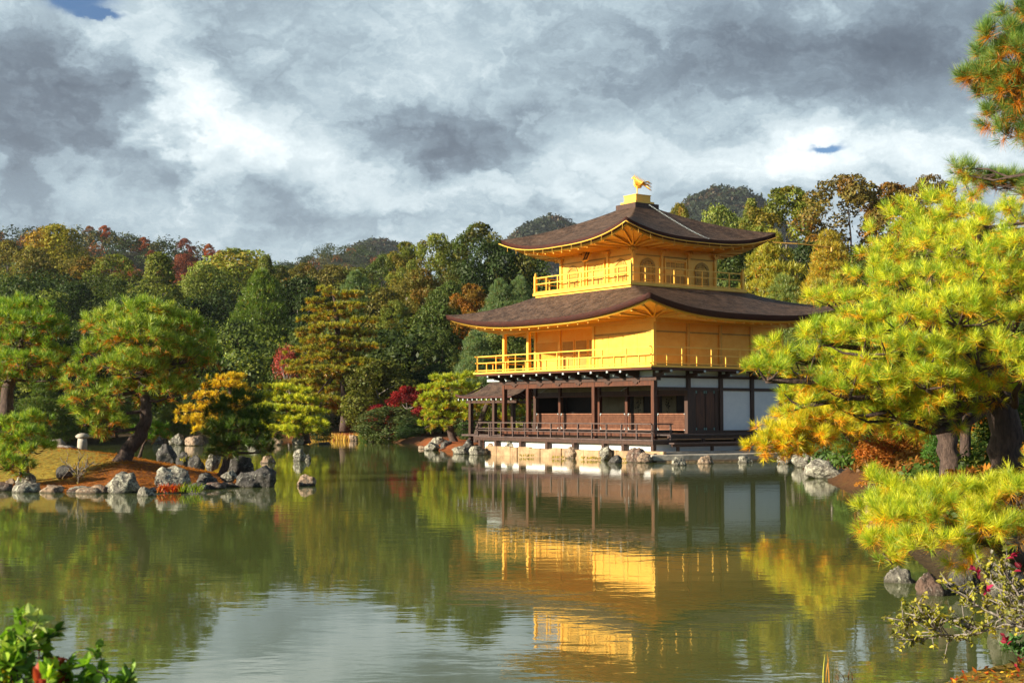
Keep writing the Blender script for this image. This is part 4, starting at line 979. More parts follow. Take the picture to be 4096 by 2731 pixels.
# low pine in the near right corner
LP = [(2010, 1120, 13.5, 45, 28), (2075, 1140, 13.5, 65, 34), (2160, 1140, 13.4, 75, 36), (2250, 1140, 13.3, 75, 38), (2335, 1150, 13.2, 70, 44), (2010, 1175, 13.1, 40, 28), (2080, 1195, 12.9, 75, 40), (2180, 1205, 12.8, 85, 42),
      (2280, 1215, 12.8, 80, 44), (2010, 1215, 12.9, 36, 24), (2060, 1255, 12.6, 65, 34), (2150, 1265, 12.6, 65, 32), (2050, 1290, 12.5, 32, 14), (2220, 1270, 12.9, 60, 30), (2360, 1090, 13.4, 36, 30), (2110, 1170, 13.4, 110, 30), (2240, 1240, 13.3, 90, 34)]
pine('low wide bright pine spreading over the water in the near right corner', [(2425, 1370, 14.8), (2390, 1310, 14.0), (2320, 1270, 13.5), (2260, 1230, 13.4), (2180, 1210, 13.3), (2100, 1200, 13.2)],
     [.12, .10, .08, .06, .045, .03], J(LP, .25), .115, 32, .0038, 120, seed=15, limbr=.025, group='pines on the right bank', old=.34, yel=.55, twigs=.12, cg=(.26, .37, .03), cy=(.72, .68, .04), co=(.76, .36, .02))
# branch of a pine whose trunk stands outside the frame, upper right
TB = [(2345, 40, 11, 40, 40), (2300, 95, 11, 42, 30), (2250, 140, 11, 34, 26), (2330, 130, 11, 60, 40), (2270, 180, 11, 48, 34), (2340, 195, 11, 60, 34), (2240, 190, 11, 22, 14), (2300, 225, 11, 50, 22), (2300, 270, 11.2, 40, 20), (2345, 290, 11.2, 34, 34), (2320, 310, 11.2, 22, 16),
      (2225, 400, 12.5, 26, 8), (2265, 420, 12.5, 30, 10), (2310, 428, 12.5, 34, 14), (2350, 435, 12.5, 30, 22), (2205, 385, 12.5, 10, 5), (2420, 150, 11.2, 60, 70), (2420, 300, 11.2, 50, 50), (2420, 430, 12, 50, 40)]
pine('pine branches with orange old needles reaching in at the top right corner', [(2560, 1250, 11.6), (2540, 900, 11.5), (2520, 600, 11.5), (2490, 300, 11.4), (2440, 180, 11.2), (2360, 210, 11.1)],
     [.20, .17, .15, .11, .07, .03], J(TB, .2), .105, 30, .0036, 420, cg=(.12, .22, .06), cy=(.30, .36, .06), co=(.60, .22, .015), seed=16, limbr=.011, group='pines on the right bank', old=.42, yel=.3, twigs=.3, low=.6)
# island pines
IP = [(330, 722, 40, 85, 26), (255, 758, 40, 62, 34), (400, 755, 40, 70, 34), (465, 785, 40.4, 38, 28), (330, 780, 39.2, 95, 40), (215, 820, 39.6, 55, 34), (410, 825, 39.6, 85, 42), (300, 850, 38.8, 90, 36), (188, 880, 39.4, 40, 30),
      (460, 850, 40.4, 40, 40), (215, 925, 39.0, 58, 30), (310, 900, 39.6, 80, 26), (400, 900, 40, 70, 22), (190, 968, 39.2, 36, 26), (250, 975, 39.2, 58, 22), (330, 740, 41, 100, 36), (350, 840, 41, 110, 44)]
pine('rounded green and orange pine with leaning trunk on the small island', [(280, 1056, 40), (297, 1032, 40), (318, 1002, 40), (334, 970, 40), (336, 930, 40), (326, 890, 40), (330, 840, 40), (335, 780, 40)],
     [.25, .22, .20, .18, .16, .12, .09, .05], J(IP, .5), .20, 16, .016, 33, cg=(.15, .25, .03), cy=(.46, .52, .10), co=(.52, .19, .02), old=.34, yel=.45, seed=17, group='pines on the island', twigs=.12)
pine('dark layered pine at the left edge of the photo', [(8, 965, 44), (14, 930, 44), (18, 890, 44), (30, 860, 44), (45, 830, 44), (50, 780, 44)], [.24, .21, .19, .15, .11, .07],
     J([(50, 712, 44, 85, 20), (-20, 730, 44, 60, 26), (60, 745, 43.6, 90, 22), (120, 770, 44, 36, 26), (40, 790, 43.4, 80, 20), (125, 815, 44, 36, 30), (60, 835, 43.2, 90, 22), (-20, 840, 44, 50, 30), (120, 865, 44, 40, 26), (10, 870, 43.5, 60, 18)], .5),
     .20, 14, .017, 32, cg=(.12, .23, .025), cy=(.38, .46, .06), co=(.48, .18, .02), old=.3, yel=.4, seed=18, group='pines on the island', twigs=.08)
pine('low bright pine in front of the left edge pine, above the rounded rock', [(62, 1095, 38), (58, 1060, 38), (52, 1030, 38), (48, 1000, 38)], [.10, .08, .06, .04],
     J([(62, 972, 38.5, 50, 16), (10, 985, 38, 50, 20), (62, 1003, 38, 62, 16), (5, 1030, 38, 50, 20), (40, 1045, 37.5, 55, 18), (95, 1035, 38, 36, 14), (10, 1072, 37.2, 50, 18), (48, 1080, 37.2, 34, 14)], .3),
     .19, 14, .016, 36, cg=(.14, .25, .025), cy=(.40, .47, .06), co=(.45, .18, .02), old=.3, yel=.4, seed=19, group='pines on the island', twigs=.08)
pine('dark dwarf pine at the right tip of the island', [(510, 1084, 41), (520, 1060, 41), (530, 1030, 41), (540, 1000, 41), (545, 960, 41)], [.13, .11, .09, .07, .04],
     J([(545, 925, 41, 50, 24), (510, 955, 41, 38, 22), (580, 965, 41, 44, 24), (540, 985, 40.6, 66, 24), (500, 1000, 41, 34, 20), (595, 1005, 41, 36, 20), (545, 1025, 40.6, 62, 18), (600, 1035, 41, 30, 12), (500, 1040, 41, 26, 14)], .4),
     .19, 14, .017, 52, cg=(.06, .11, .02), cy=(.13, .19, .03), co=(.20, .12, .02), old=.2, yel=.3, seed=20, group='pines on the island', twigs=.08)
pine('small bright pine seedling right behind the leaning trunk', [(320, 1040, 46), (330, 1020, 46), (340, 1000, 46)], [.05, .04, .03], J([(355, 985, 46, 26, 12), (345, 1005, 46, 30, 10), (372, 1010, 46, 20, 8), (320, 1000, 46, 22, 12)], .3),
     .19, 14, .016, 34, cg=(.09, .20, .02), cy=(.24, .34, .03), co=(.5, .2, .02), old=.2, seed=21, group='pines on the island')
# pines of the far shore
FP = dict(n=10, bark='bark', twigs=.0, clump=.3, low=.15, group='garden pines on the far shore')
pine('golden yellow layered pine on the far shore behind the island', [(528, 1008, 92), (530, 975, 92), (528, 940, 92), (530, 905, 92), (528, 880, 92)], [.28, .22, .18, .14, .08],
     J([(528, 872, 92, 42, 9), (525, 890, 91.5, 56, 10), (558, 902, 92, 34, 8), (480, 915, 92, 44, 10), (540, 925, 91, 50, 10), (455, 945, 91.5, 50, 10), (520, 950, 91, 50, 10), (445, 968, 91, 44, 10), (500, 975, 90.5, 56, 11), (555, 965, 91, 40, 10), (470, 990, 90.5, 40, 7)], .7),
     .25, w=.045, dens=17, cg=(.44, .31, .02), cy=(.66, .50, .03), co=(.60, .30, .02), old=.3, yel=.7, seed=30, **FP)
pine('yellow-green spreading pine at the water between the golden pine and the reeds', [(704, 1014, 92), (700, 985, 92), (690, 955, 92), (672, 925, 92), (660, 905, 92)], [.26, .22, .18, .13, .08],
     J([(655, 895, 92, 44, 8), (690, 902, 92, 36, 7), (620, 915, 92, 48, 8), (665, 922, 91, 50, 8), (712, 925, 92, 34, 8), (600, 940, 91.5, 44, 8), (650, 945, 91, 60, 9), (712, 950, 91.5, 44, 10), (625, 965, 91, 56, 9), (690, 970, 90.5, 50, 9), (730, 978, 91, 34, 10), (640, 990, 90.5, 56, 8), (700, 995, 90.5, 44, 7), (600, 985, 91, 40, 8)], .7),
     .25, w=.045, dens=17, cg=(.22, .29, .02), cy=(.60, .58, .04), co=(.40, .25, .02), old=.2, yel=.7, seed=31, **FP)
LPn = [(745, 668, 24, 5), (782, 680, 50, 6), (725, 694, 26, 5), (800, 706, 44, 6), (740, 712, 46, 6), (775, 728, 50, 7), (718, 738, 38, 6), (835, 742, 40, 7), (768, 755, 54, 8), (705, 765, 32, 6), (815, 772, 44, 8), (745, 785, 60, 9), (790, 803, 60, 9),
       (700, 808, 40, 6), (845, 800, 40, 8), (760, 825, 70, 10), (680, 838, 40, 6), (825, 838, 56, 9), (740, 856, 80, 10), (800, 870, 64, 10), (700, 885, 60, 8), (775, 898, 70, 10), (735, 922, 60, 9), (820, 905, 44, 8), (790, 935, 44, 8), (700, 915, 44, 7)]
pine('tall olive-gold pine with many flat layered branches in front of the wood', [(792, 985, 110), (790, 900, 110), (782, 820, 110), (775, 750, 110), (770, 700, 110), (765, 672, 110)], [.34, .30, .25, .2, .14, .07],
     J([(a, b, 110, c, d * 1.0) for a, b, c, d in LPn], 1.4), .28, w=.055, dens=14, cg=(.17, .18, .02), cy=(.42, .38, .03), co=(.40, .21, .02), old=.55, yel=.5, seed=32, dry=.9, **FP)
pine('bright green layered pine left of the pavilion with pale slender trunk', [(1046, 1022, 80), (1034, 990, 80), (1030, 950, 80), (1028, 915, 80), (1030, 885, 80)], [.26, .20, .16, .12, .06],
     J([(1020, 875, 80, 44, 9), (1065, 868, 80, 34, 8), (1045, 893, 79.6, 64, 10), (985, 898, 80, 28, 9), (1010, 915, 79.5, 50, 10), (1075, 912, 80, 34, 10), (985, 938, 79.5, 34, 10), (1050, 938, 79.5, 50, 10), (1000, 958, 79.5, 40, 10), (1065, 962, 79.5, 38, 8), (975, 980, 79.5, 30, 8), (1010, 978, 79.5, 30, 8), (1095, 940, 80, 30, 10)], .6),
     .23, w=.04, dens=19, cg=(.22, .29, .025), cy=(.48, .50, .04), co=(.50, .27, .02), old=.3, yel=.6, seed=33, **FP)
pine('pine with dark curved trunk seen through the fishing deck', [(1090, 1030, 79), (1098, 990, 79), (1110, 950, 79), (1125, 910, 79)], [.24, .2, .16, .1],
     J([(1130, 930, 79, 50, 10), (1180, 925, 80, 50, 12), (1140, 960, 79, 50, 10), (1200, 958, 80, 50, 12), (1160, 985, 79, 60, 10), (1120, 905, 79, 40, 10), (1220, 985, 80, 60, 10)], .6),
     .23, w=.04, dens=18, cg=(.16, .23, .025), cy=(.38, .40, .04), co=(.50, .27, .02), old=.3, yel=.6, seed=34, **FP)
# ---------------------------------------------------------------- broadleaf and other trees of the wood: prototypes, then copies
def crown_proto(seed, shape, nl=34, nleaf=19000, leaf=.019, lr=(.15, .26), patch=.0):
    """unit crown: width 1 (x, y in -.5...5), height 1 (z 0..1)"""
    rn = np.random.default_rng(seed); cs, rs = [], []
    while len(cs) < nl:
        z = rn.random(); a = rn.random() * 2 * np.pi
        if shape == 'dome': R_ = .5 * math.sqrt(max(0, 1 - (max(z - .35, 0) / .65) ** 2)) * (.72 + .28 * min(1, z / .35))
        elif shape == 'cone': R_ = .5 * (1 - z) ** .72 * (.8 + .2 * min(1, z / .15))
        elif shape == 'spread': R_ = .5 * math.sqrt(max(0, 1 - ((z - .6) / .42) ** 2)) if z > .2 else .12
        else: R_ = .5 * (1 - z) ** .85 + .05
        r = rn.uniform(*lr) * (1.15 - .5 * z); rad = max(0, R_ - r * .75) * (rn.random() ** .35)
        c = np.array([rad * math.cos(a), rad * math.sin(a), min(max(z, r * .6), 1 - r * .75)])
        cs.append(c); rs.append(r)
    cs = np.array(cs); rs = np.array(rs); pr = rs ** 2 / (rs ** 2).sum(); k = rn.choice(nl, nleaf, p=pr)
    d = norm(rn.normal(size=(nleaf, 3)) + np.array([0, 0, .25])); f = rn.uniform(.72, 1.08, nleaf)
    bump_ = 1 + .18 * np.sin(d[:, 0] * 7 + k) * np.sin(d[:, 1] * 7 + 2 * k) + .10 * np.sin(d[:, 2] * 13 + k)
    P = cs[k] + d * (rs[k] * f * bump_)[:, None] * np.array([1, 1, .85])
    keep = np.ones(nleaf, bool)
    for c, r in zip(cs, rs): keep &= ~(np.linalg.norm((P - c) / np.array([1, 1, .85]), axis=1) < r * .62)
    P, d, k = P[keep], d[keep], k[keep]; n = len(P)
    N = norm(d + rn.normal(size=(n, 3)) * .55); T = norm(np.cross(N, rn.normal(size=(n, 3)))); B = np.cross(N, T)
    s = leaf * rn.uniform(.6, 1.4, n)[:, None]
    V = np.stack([P - T * s, P - B * s * .55 + N * s * .15, P + T * s, P + B * s * .55 + N * s * .15], 1)
    lobe = rn.uniform(.72, 1.28, (nl, 1)) * np.array([1, 1, 1]); warm = rn.random(nl) < patch; lobe[warm] *= np.array([1.35, .95, .75])
    C = lobe[k] * rn.uniform(.72, 1.28, (n, 1)) * (1 + rn.normal(size=(n, 3)) * np.array([.09, .04, .04]))
    return poly_mesh('crown', V, 4, np.repeat(np.clip(C, .2, 2), 4, 0))
def pine_proto(seed, tiers=9, dens=1.):
    rn = np.random.default_rng(seed); Va, Ca = [], []
    for i in range(tiers):
        z = .08 + .87 * i / (tiers - 1); R_ = .46 * (1 - z) ** .65 + .07; m = max(1, int(1 + 5 * R_ / .46))
        for j in range(m):
            a = j / m * 2 * np.pi + rn.uniform(0, 1) + i; rr = R_ * rn.uniform(.35, .75) if m > 1 else 0
            c = np.array([rr * math.cos(a), rr * math.sin(a), z + rn.normal() * .015]); r = np.array([R_ * rn.uniform(.42, .6)] * 2 + [.045]) + .02
            n = int(150 * dens); d = norm(rn.normal(size=(n, 3))); d[:, 2] = np.abs(d[:, 2]) * np.where(rn.random(n) < .25, -1, 1)
            P = c + d * r * rn.uniform(.7, 1.1, (n, 1)); A = norm(d + np.array([0, 0, .8]) + rn.normal(size=(n, 3)) * .3)
            V, C = tufts(rn, P, A, .042, 6, .0075, (1, 1, 1), (1.7, 1.35, .9), (1.9, .75, .3), np.full(n, .14), .4); Va.append(V); Ca.append(C)
    return poly_mesh('crown', np.vstack(Va), 3, np.vstack(Ca))
def trunk_proto(seed, lean=.03, nb=9, top=.9, thick=.022):
    rn = np.random.default_rng(seed); mb = MB(); pts = [np.array([lean * math.sin(i * .9) * i / 4, lean * math.cos(i * 1.1) * i / 4, i / 6 * top]) for i in range(7)]
    mb.tube(pts, [thick * (1.3 if i == 0 else 1) * (1 - i / 7.5) for i in range(7)], 8)
    for i in range(nb):
        z = rn.uniform(.35, .85) * top; j = min(5, int(z / top * 6)); a = rn.uniform(0, 2 * np.pi); l = rn.uniform(.15, .34); s = pts[j]
        e = s + np.array([l * math.cos(a), l * math.sin(a), l * rn.uniform(.3, .9)]); m_ = (s + e) / 2 + rn.normal(size=3) * .02
        mb.tube([s, m_, e], [thick * .45, thick * .3, thick * .12], 5)
    return mb.mesh('trunk', True)
def bare_proto(seed, depth=5):
    rn = np.random.default_rng(seed); mb = MB(); tips = []
    def grow(p, d, l, r, k):
        q = p + d * l; m_ = (p + q) / 2 + rn.normal(size=3) * l * .08; mb.tube([p, m_, q], [r, r * .85, r * .65], 5 if k > 2 else 4, False); tips.append(q)
        if k == 0: return
        for _ in range(3 if k > 1 else 4):
            nd = norm(d + rn.normal(size=3) * .55 + np.array([0, 0, .12])); grow(q, nd, l * rn.uniform(.6, .82), r * .6, k - 1)
    grow(np.array([0, 0, 0.]), np.array([.05, 0, 1.]), .26, .022, depth - 1)
    rn2 = np.random.default_rng(seed + 1); t = np.array(tips); k = rn2.integers(0, len(t), 2600); P = t[k] + rn2.normal(size=(2600, 3)) * .03
    T = norm(rn2.normal(size=(2600, 3))); B = norm(np.cross(T, rn2.normal(size=(2600, 3)))); s = .011
    V = np.stack([P - T * s, P - B * s * .6, P + T * s, P + B * s * .6], 1); C = rn2.uniform(.6, 1.4, (2600, 1)) * np.ones(3)
    return mb.mesh('trunk', True), poly_mesh('crown', V, 4, np.repeat(C, 4, 0))
PR = {'dome': [crown_proto(1, 'dome'), crown_proto(2, 'dome', 44, 21000, .017, (.12, .22), .1), crown_proto(3, 'dome', 26, 19000, .019, (.18, .28))],
      'cone': [crown_proto(4, 'cone', 40, 21000, .017, (.12, .2)), crown_proto(5, 'cone', 50, 20000, .017, (.10, .17), .15)],
      'open': [crown_proto(6, 'dome', 60, 20000, .0145, (.09, .15), .25), crown_proto(7, 'dome', 70, 20000, .014, (.07, .14), .3)],
      'spread': [crown_proto(8, 'spread', 30, 18000, .016, (.11, .18))],
      'pine': [pine_proto(9), pine_proto(10, 8)], 'spiky': [pine_proto(11, 12, 1.1)]}
TK = [trunk_proto(1), trunk_proto(2, .05, 12)]
BP = [bare_proto(3), bare_proto(8)]
TREEN = {'dome': 'broadleaf_tree', 'cone': 'evergreen_tree', 'open': 'autumn_tree', 'spread': 'spreading_tree', 'pine': 'pine_tree', 'spiky': 'conifer_tree', 'bare': 'bare_tree'}
TREEC = {'dome': 'tree', 'cone': 'tree', 'open': 'tree', 'spread': 'tree', 'pine': 'pine tree', 'spiky': 'conifer', 'bare': 'bare tree'}
used = set(); _k = [0]
def inst(name, me, root, mat, col=None):
    if name + me.name not in used:
        used.add(name + me.name); me.materials.append(mat)
    o = bpy.data.objects.new(name, me); COL.objects.link(o); o.parent = root
    if col: o.color = (*col, 1)
    return o
def tree(px, top, w, dep, kind, colr, label, group, hfac=1.6, name=None, cat=None, base=None):
    _k[0] += 1; rn = random.Random(_k[0] * 7 + 1)
    tp = at(px, top, dep); x, y = tp[0], tp[1]; zg = gz(x, y) - .2 if base is None else base; H = max(tp[2] - zg, 1.5); Wm = w * PXM * dep * (1.5 if kind in ('open', 'dome') else 1.2)
    r = empty(name or TREEN[kind], (x, y, zg), rn.uniform(0, 6.28), label=label, cat=cat or TREEC[kind], group=group)
    if kind == 'bare':
        t, c = BP[_k[0] % 2]; s = H
        a = inst('trunk', t, r, M['bark_grey']); a.scale = (Wm * 1.1, Wm * 1.1, H); b = inst('crown', c, r, M['leaf'], colr); b.scale = (Wm * 1.1, Wm * 1.1, H); return r
    ps = PR[kind]; me = ps[_k[0] % len(ps)]
    hc = min(H * (.96 if kind in ('pine', 'spiky') else .92), Wm * (hfac if name else .98) * (1.45 if kind in ('cone', 'spiky', 'pine') else 1))
    if H * .96 - hc < .12 * H: hc = H * .9
    if name is None and kind in ('open', 'dome') and hc < .55 * H: hc = .55 * H
    c = inst('crown', me, r, M['needle'] if kind in ('pine', 'spiky') else M['leaf'], colr); c.scale = (Wm * 1.05, Wm * 1.0, hc); c.location = (0, 0, H - hc)
    t = inst('trunk', TK[_k[0] % 2], r, M['bark'] if kind != 'open' else M['bark_grey']); t.scale = (min(Wm, H) * 1.0, min(Wm, H) * 1.0, H * .93)
    return r
DK = (.032, .055, .016); DG = (.070, .10, .024); OL = (.14, .165, .03); GO = (.22, .20, .03); BR = (.15, .135, .032); LG = (.20, .24, .055); BG = (.11, .18, .085); PN = (.10, .17, .022); RD = (.30, .045, .018); OR = (.46, .12, .012); YG = (.27, .28, .035)
GA = 'trees on the wooded slope behind the pond'; GB = 'trees on the slope right of the pavilion'
for a in [
    # rear rows, left to right
    (125, 520, 130, 250, 'dome', GO, 'tall gold-olive tree rising above the ridge line at far left'),
    (20, 555, 100, 235, 'open', BR, 'brownish tree at the left edge below the ridge'),
    (75, 572, 90, 225, 'dome', BR, 'brown-olive tree left of the tall gold-olive tree'),
    (195, 590, 110, 235, 'dome', BR, 'brown-green tree just right of the tall gold-olive tree'),
    (262, 585, 100, 225, 'open', OL, 'olive tree with feathery top below the far ridge'),
    (20, 640, 110, 200, 'dome', DG, 'dark green tree at the left edge above the dark layered pine'),
    (250, 635, 120, 195, 'spread', DG, 'dark umbrella-shaped tree left of the cone-shaped tree'),
    (180, 655, 100, 185, 'dome', DK, 'very dark tree behind the small light olive tree'),
    (112, 668, 90, 170, 'dome', LG, 'small light olive tree above the dark layered pine'),
    (365, 585, 170, 200, 'cone', OL, 'large cone-shaped olive tree above the island pine'),
    (300, 680, 100, 165, 'dome', DK, 'dark tree filling the gap left of the island pine crown'),
    (440, 690, 120, 165, 'dome', DK, 'dark tree directly right of the island pine crown'),
    (545, 575, 170, 225, 'dome', LG, 'large pale-green domed tree at left centre'),
    (610, 590, 90, 215, 'cone', OL, 'olive tree on the right shoulder of the pale-green dome'),
    (475, 610, 90, 215, 'dome', LG, 'light-edged tree on the left shoulder of the pale-green dome'),
    (600, 632, 130, 160, 'spiky', PN, 'spiky bright green conifer below the pale-green domed tree'),
    (540, 740, 100, 135, 'dome', DK, 'dark tree at the foot of the spiky bright conifer'),
    (690, 640, 110, 175, 'dome', DK, 'blackish evergreen right of the spiky bright conifer'),
    (700, 605, 80, 215, 'open', BR, 'first of the brown-topped trees on the skyline left of centre'),
    (760, 612, 90, 215, 'dome', BR, 'middle brown-topped tree on the skyline left of centre'),
    (820, 615, 90, 215, 'open', OL, 'olive-brown tree on the skyline above the layered pine'),
    (640, 610, 70, 220, 'dome', DG, 'dark tree on the skyline right of the pale-green dome'),
    (815, 632, 100, 150, 'spiky', BG, 'blue-green conifer behind the top of the layered pine'),
    (880, 665, 90, 150, 'dome', BR, 'brownish shrubby tree right of the layered pine top'),
    (885, 585, 80, 190, 'open', DG, 'loose green tree on the skyline above the layered pine'),
    (935, 558, 80, 180, 'open', OL, 'open-crowned olive tree on the skyline at centre'),
    (1000, 538, 100, 170, 'open', OL, 'tall open olive tree with pointed tufts at centre'),
    (1095, 516, 120, 165, 'open', DG, 'tallest broad tree left of the pavilion top roof'),
    (1040, 560, 80, 175, 'dome', DG, 'green tree between the two tall open trees at centre'),
    (1135, 560, 110, 150, 'dome', DK, 'dark grey-green dome tree touching the top roof on the left'),
    (1215, 575, 110, 150, 'dome', DG, 'green tree behind the third storey left corner'),
    (965, 620, 110, 155, 'open', BR, 'russet-olive tree in the middle of the wood left of the pavilion'),
    (1035, 650, 90, 140, 'dome', DG, 'green tree above the left end of the lower roof'),
    (1085, 655, 90, 135, 'open', (.2, .12, .02), 'orange-brown tree right behind the lower roof left end'),
    (1150, 650, 90, 130, 'spiky', BG, 'blue-green pine left of the golden upper balcony'),
    (1195, 640, 70, 130, 'spiky', BG, 'second blue-green pine touching the golden upper balcony'),
    (905, 690, 70, 140, 'open', OL, 'thin olive tree behind the red bare tree'),
    (1000, 700, 110, 135, 'dome', DG, 'dark tree under the left end of the lower roof line'),
    (950, 770, 120, 125, 'dome', DG, 'green tree behind the red maple by the shore'),
    (885, 760, 110, 125, 'dome', DK, 'dark evergreen just right of the layered pine middle'),
    (1020, 760, 100, 122, 'open', DG, 'green tree left of the golden balcony lower corner'),
    (1095, 770, 100, 105, 'spiky', BG, 'blue-green and orange pine seen under the lower roof'),
    (1160, 760, 100, 115, 'dome', DG, 'dark tree seen between the gold veranda posts'),
    (560, 812, 110, 125, 'dome', LG, 'rounded light green shrub-like tree behind the golden pine'),
    (470, 800, 90, 120, 'dome', DK, 'dark tree behind the golden pine left side'),
    (630, 800, 100, 125, 'dome', DG, 'dark green tree left of the layered pine low branches'),
    (660, 850, 90, 118, 'dome', DG, 'dark shrubby tree beneath the pinkish bare tree'),
    (868, 830, 130, 108, 'dome', (.10, .11, .02), 'rounded olive tree by the far shore right of the layered pine'),
    (270, 870, 120, 95, 'pine', (.07, .12, .025), 'dull green pine across the water behind the leaning trunk'),
    (190, 880, 120, 92, 'pine', (.06, .11, .025), 'dull green pine across the water left of the stone lantern'),
    (100, 885, 120, 90, 'pine', (.07, .12, .02), 'dull green pine across the water behind the left edge trunk'),
    (400, 925, 80, 96, 'pine', (.08, .12, .02), 'small dull pine across the water left of the golden pine'),
    (100, 760, 140, 130, 'dome', DK, 'dark tree behind the dark layered pine'),
    (200, 760, 120, 130, 'dome', DK, 'dark tree in the gap between the two left pines'),
    (360, 760, 160, 130, 'dome', DK, 'dark tree behind the island pine crown'),
    (935, 860, 90, 112, 'dome', DK, 'dark tree behind the crimson maple'),
    (1000, 840, 90, 112, 'dome', DK, 'dark tree behind the bright green layered pine'),
    (690, 760, 60, 128, 'dome', DG, 'green tree behind the pinkish bare tree'),
]: tree(*a, GA)
for a in [
    (1560, 468, 60, 185, 'open', GO, 'yellowish treetop peeping over the top roof right slope'),
    (1655, 478, 90, 165, 'dome', LG, 'light green rounded tree over the top roof right end'),
    (1725, 458, 90, 150, 'cone', OL, 'olive pointed tree beside the far hill on the right'),
    (1815, 433, 170, 140, 'open', OL, 'tall olive tree with bare limbs left of the russet tree'),
    (1945, 404, 190, 135, 'open', (.16, .125, .03), 'tallest russet tree right of the pavilion'),
    (2050, 425, 150, 140, 'open', (.19, .12, .025), 'orange-tinted tree between the russet tree and the great pine'),
    (2140, 404, 110, 150, 'open', (.14, .10, .03), 'thin russet treetop showing above the great pine'),
    (1690, 535, 120, 130, 'dome', DG, 'dark tree behind the top roof right tip'),
    (1770, 545, 170, 105, 'pine', YG, 'yellow-green pine right of the golden upper balcony'),
    (1905, 540, 120, 100, 'pine', (.33, .29, .035), 'golden pine between the upper balcony and the great pine'),
    (1870, 560, 120, 118, 'dome', DK, 'dark tree behind the golden pine on the right'),
    (1800, 640, 110, 90, 'pine', (.16, .22, .06), 'soft blue-green pine above the lower roof right end'),
    (1880, 650, 120, 95, 'pine', (.24, .26, .04), 'green-yellow pine above the lower roof and behind the great pine'),
    (2000, 600, 160, 110, 'dome', DG, 'green tree behind the great pine left shoulder'),
    (2150, 560, 200, 115, 'dome', OL, 'olive tree behind the great pine crown'),
    (2320, 540, 200, 115, 'dome', OL, 'olive tree behind the great pine at the right edge'),
    (1830, 745, 90, 85, 'pine', (.12, .18, .05), 'blue-green pine under the lower roof right end'),
    (2070, 760, 240, 80, 'dome', DG, 'dark tree behind the two dark right-bank trunks'),
    (2290, 740, 240, 78, 'dome', DG, 'dark tree behind the thickest trunk'),
]: tree(*a, GB)
for a in [(665, 722, 100, 113, (.30, .05, .045), 'pinkish bare tree with pale twisting branches left of the layered pine'), (922, 715, 80, 128, RD, 'crimson-leaved bare tree in the wood above the round olive tree'),
          (1000, 640, 60, 136, (.25, .12, .10), 'pale-limbed bare tree near the left end of the lower roof'), (985, 842, 70, 105, (.16, .08, .05), 'leafless twiggy brown tree behind the bright green layered pine')]:
    tree(a[0], a[1], a[2], a[3], 'bare', a[4], a[5], 'bare autumn trees')
# shore shrubs and the crimson maple
GS = 'shrubs along the shore'
def shrub(px, top, w, dep, colr, label, kind='dome', name='shrub', cat='shrub', group=GS, hf=.8):
    return tree(px, top, w, dep, kind, colr, label, group, hf, name, cat)
for a in [(935, 888, 90, 104, (.17, .014, .02), 'crimson maple by the far shore left of the bright green pine', 'open', 'maple_tree', 'maple', None),
          (868, 930, 60, 106, (.20, .01, .02), 'low crimson maple branch mass under the round olive tree', 'dome', 'maple_tree', 'maple', None),
          (893, 935, 110, 100, (.075, .10, .035), 'rounded grey-green bush at the water below the crimson maple'), (940, 975, 50, 98, (.03, .06, .02), 'dark low bush at the water left of the bright green pine'),
          (850, 985, 50, 101, (.10, .17, .04), 'small light green bush beside the rounded grey-green bush'), (733, 950, 50, 101, (.035, .055, .02), 'dark thin shrub above the reeds'),
          (1085, 985, 60, 86, (.04, .07, .02), 'dark bush behind the bright green pine trunk'), (590, 985, 60, 96, (.05, .08, .02), 'dark green bush behind the dark dwarf pine'),
          (2160, 970, 70, 30, (.055, .13, .02), 'fresh green bush left of the two dark right-bank trunks'), (2050, 1012, 130, 36, (.30, .11, .02), 'low russet azalea mound behind the red-brown rock'),
          (2265, 985, 70, 34, (.20, .20, .03), 'golden-green clipped shrub between the right-bank trunks'), (2265, 945, 70, 52, (.42, .17, .02), 'orange shrub seen between the right-bank trunks'),
          (2345, 960, 60, 36, (.10, .12, .03), 'green shrub right of the thickest trunk'), (1935, 1015, 40, 44, (.10, .17, .03), 'small leafy bush on top of the big grey boulder'),
          (2140, 1000, 110, 48, (.09, .12, .02), 'green shrub in the garden behind the russet azalea'), (1900, 960, 120, 62, (.12, .16, .03), 'green hedge seen under the orange pine'), (2020, 930, 140, 62, (.14, .16, .03), 'light green hedge behind the right-bank pines'),
          (2300, 1040, 110, 24, (.05, .09, .02), 'dark undergrowth bush at the foot of the thickest trunk'), (1985, 1000, 60, 48, (.06, .12, .03), 'soft green shrub behind the leaning trunk')]:
    shrub(a[0], a[1], a[2], a[3], a[4], a[5], *(a[6:] if len(a) > 6 else ()))
# orange maples one can pick out on the far ridge
for (px, top, w) in [(95, 560, 22), (118, 555, 20), (205, 519, 22), (240, 518, 24), (280, 548, 20), (330, 545, 22), (232, 590, 26), (285, 600, 30), (425, 548, 34), (428, 585, 50), (375, 590, 26), (470, 600, 32), (505, 575, 26), (480, 560, 20), (540, 596, 24), (310, 560, 24), (60, 580, 24), (160, 540, 20), (400, 640, 34), (452, 625, 34), (350, 575, 24)]:
    dep = 470 if top > 570 else 545; w *= .85
    t = tree(px, top, w * 1.2, dep, 'open' if w < 30 else 'dome', ((.30, .09, .016), (.18, .045, .018), (.24, .10, .018))[(px // 5) % 3], 'orange or red autumn maple standing out on the far wooded ridge at left', 'autumn maples on the far ridge', 1., 'maple_tree', 'maple', base=None)
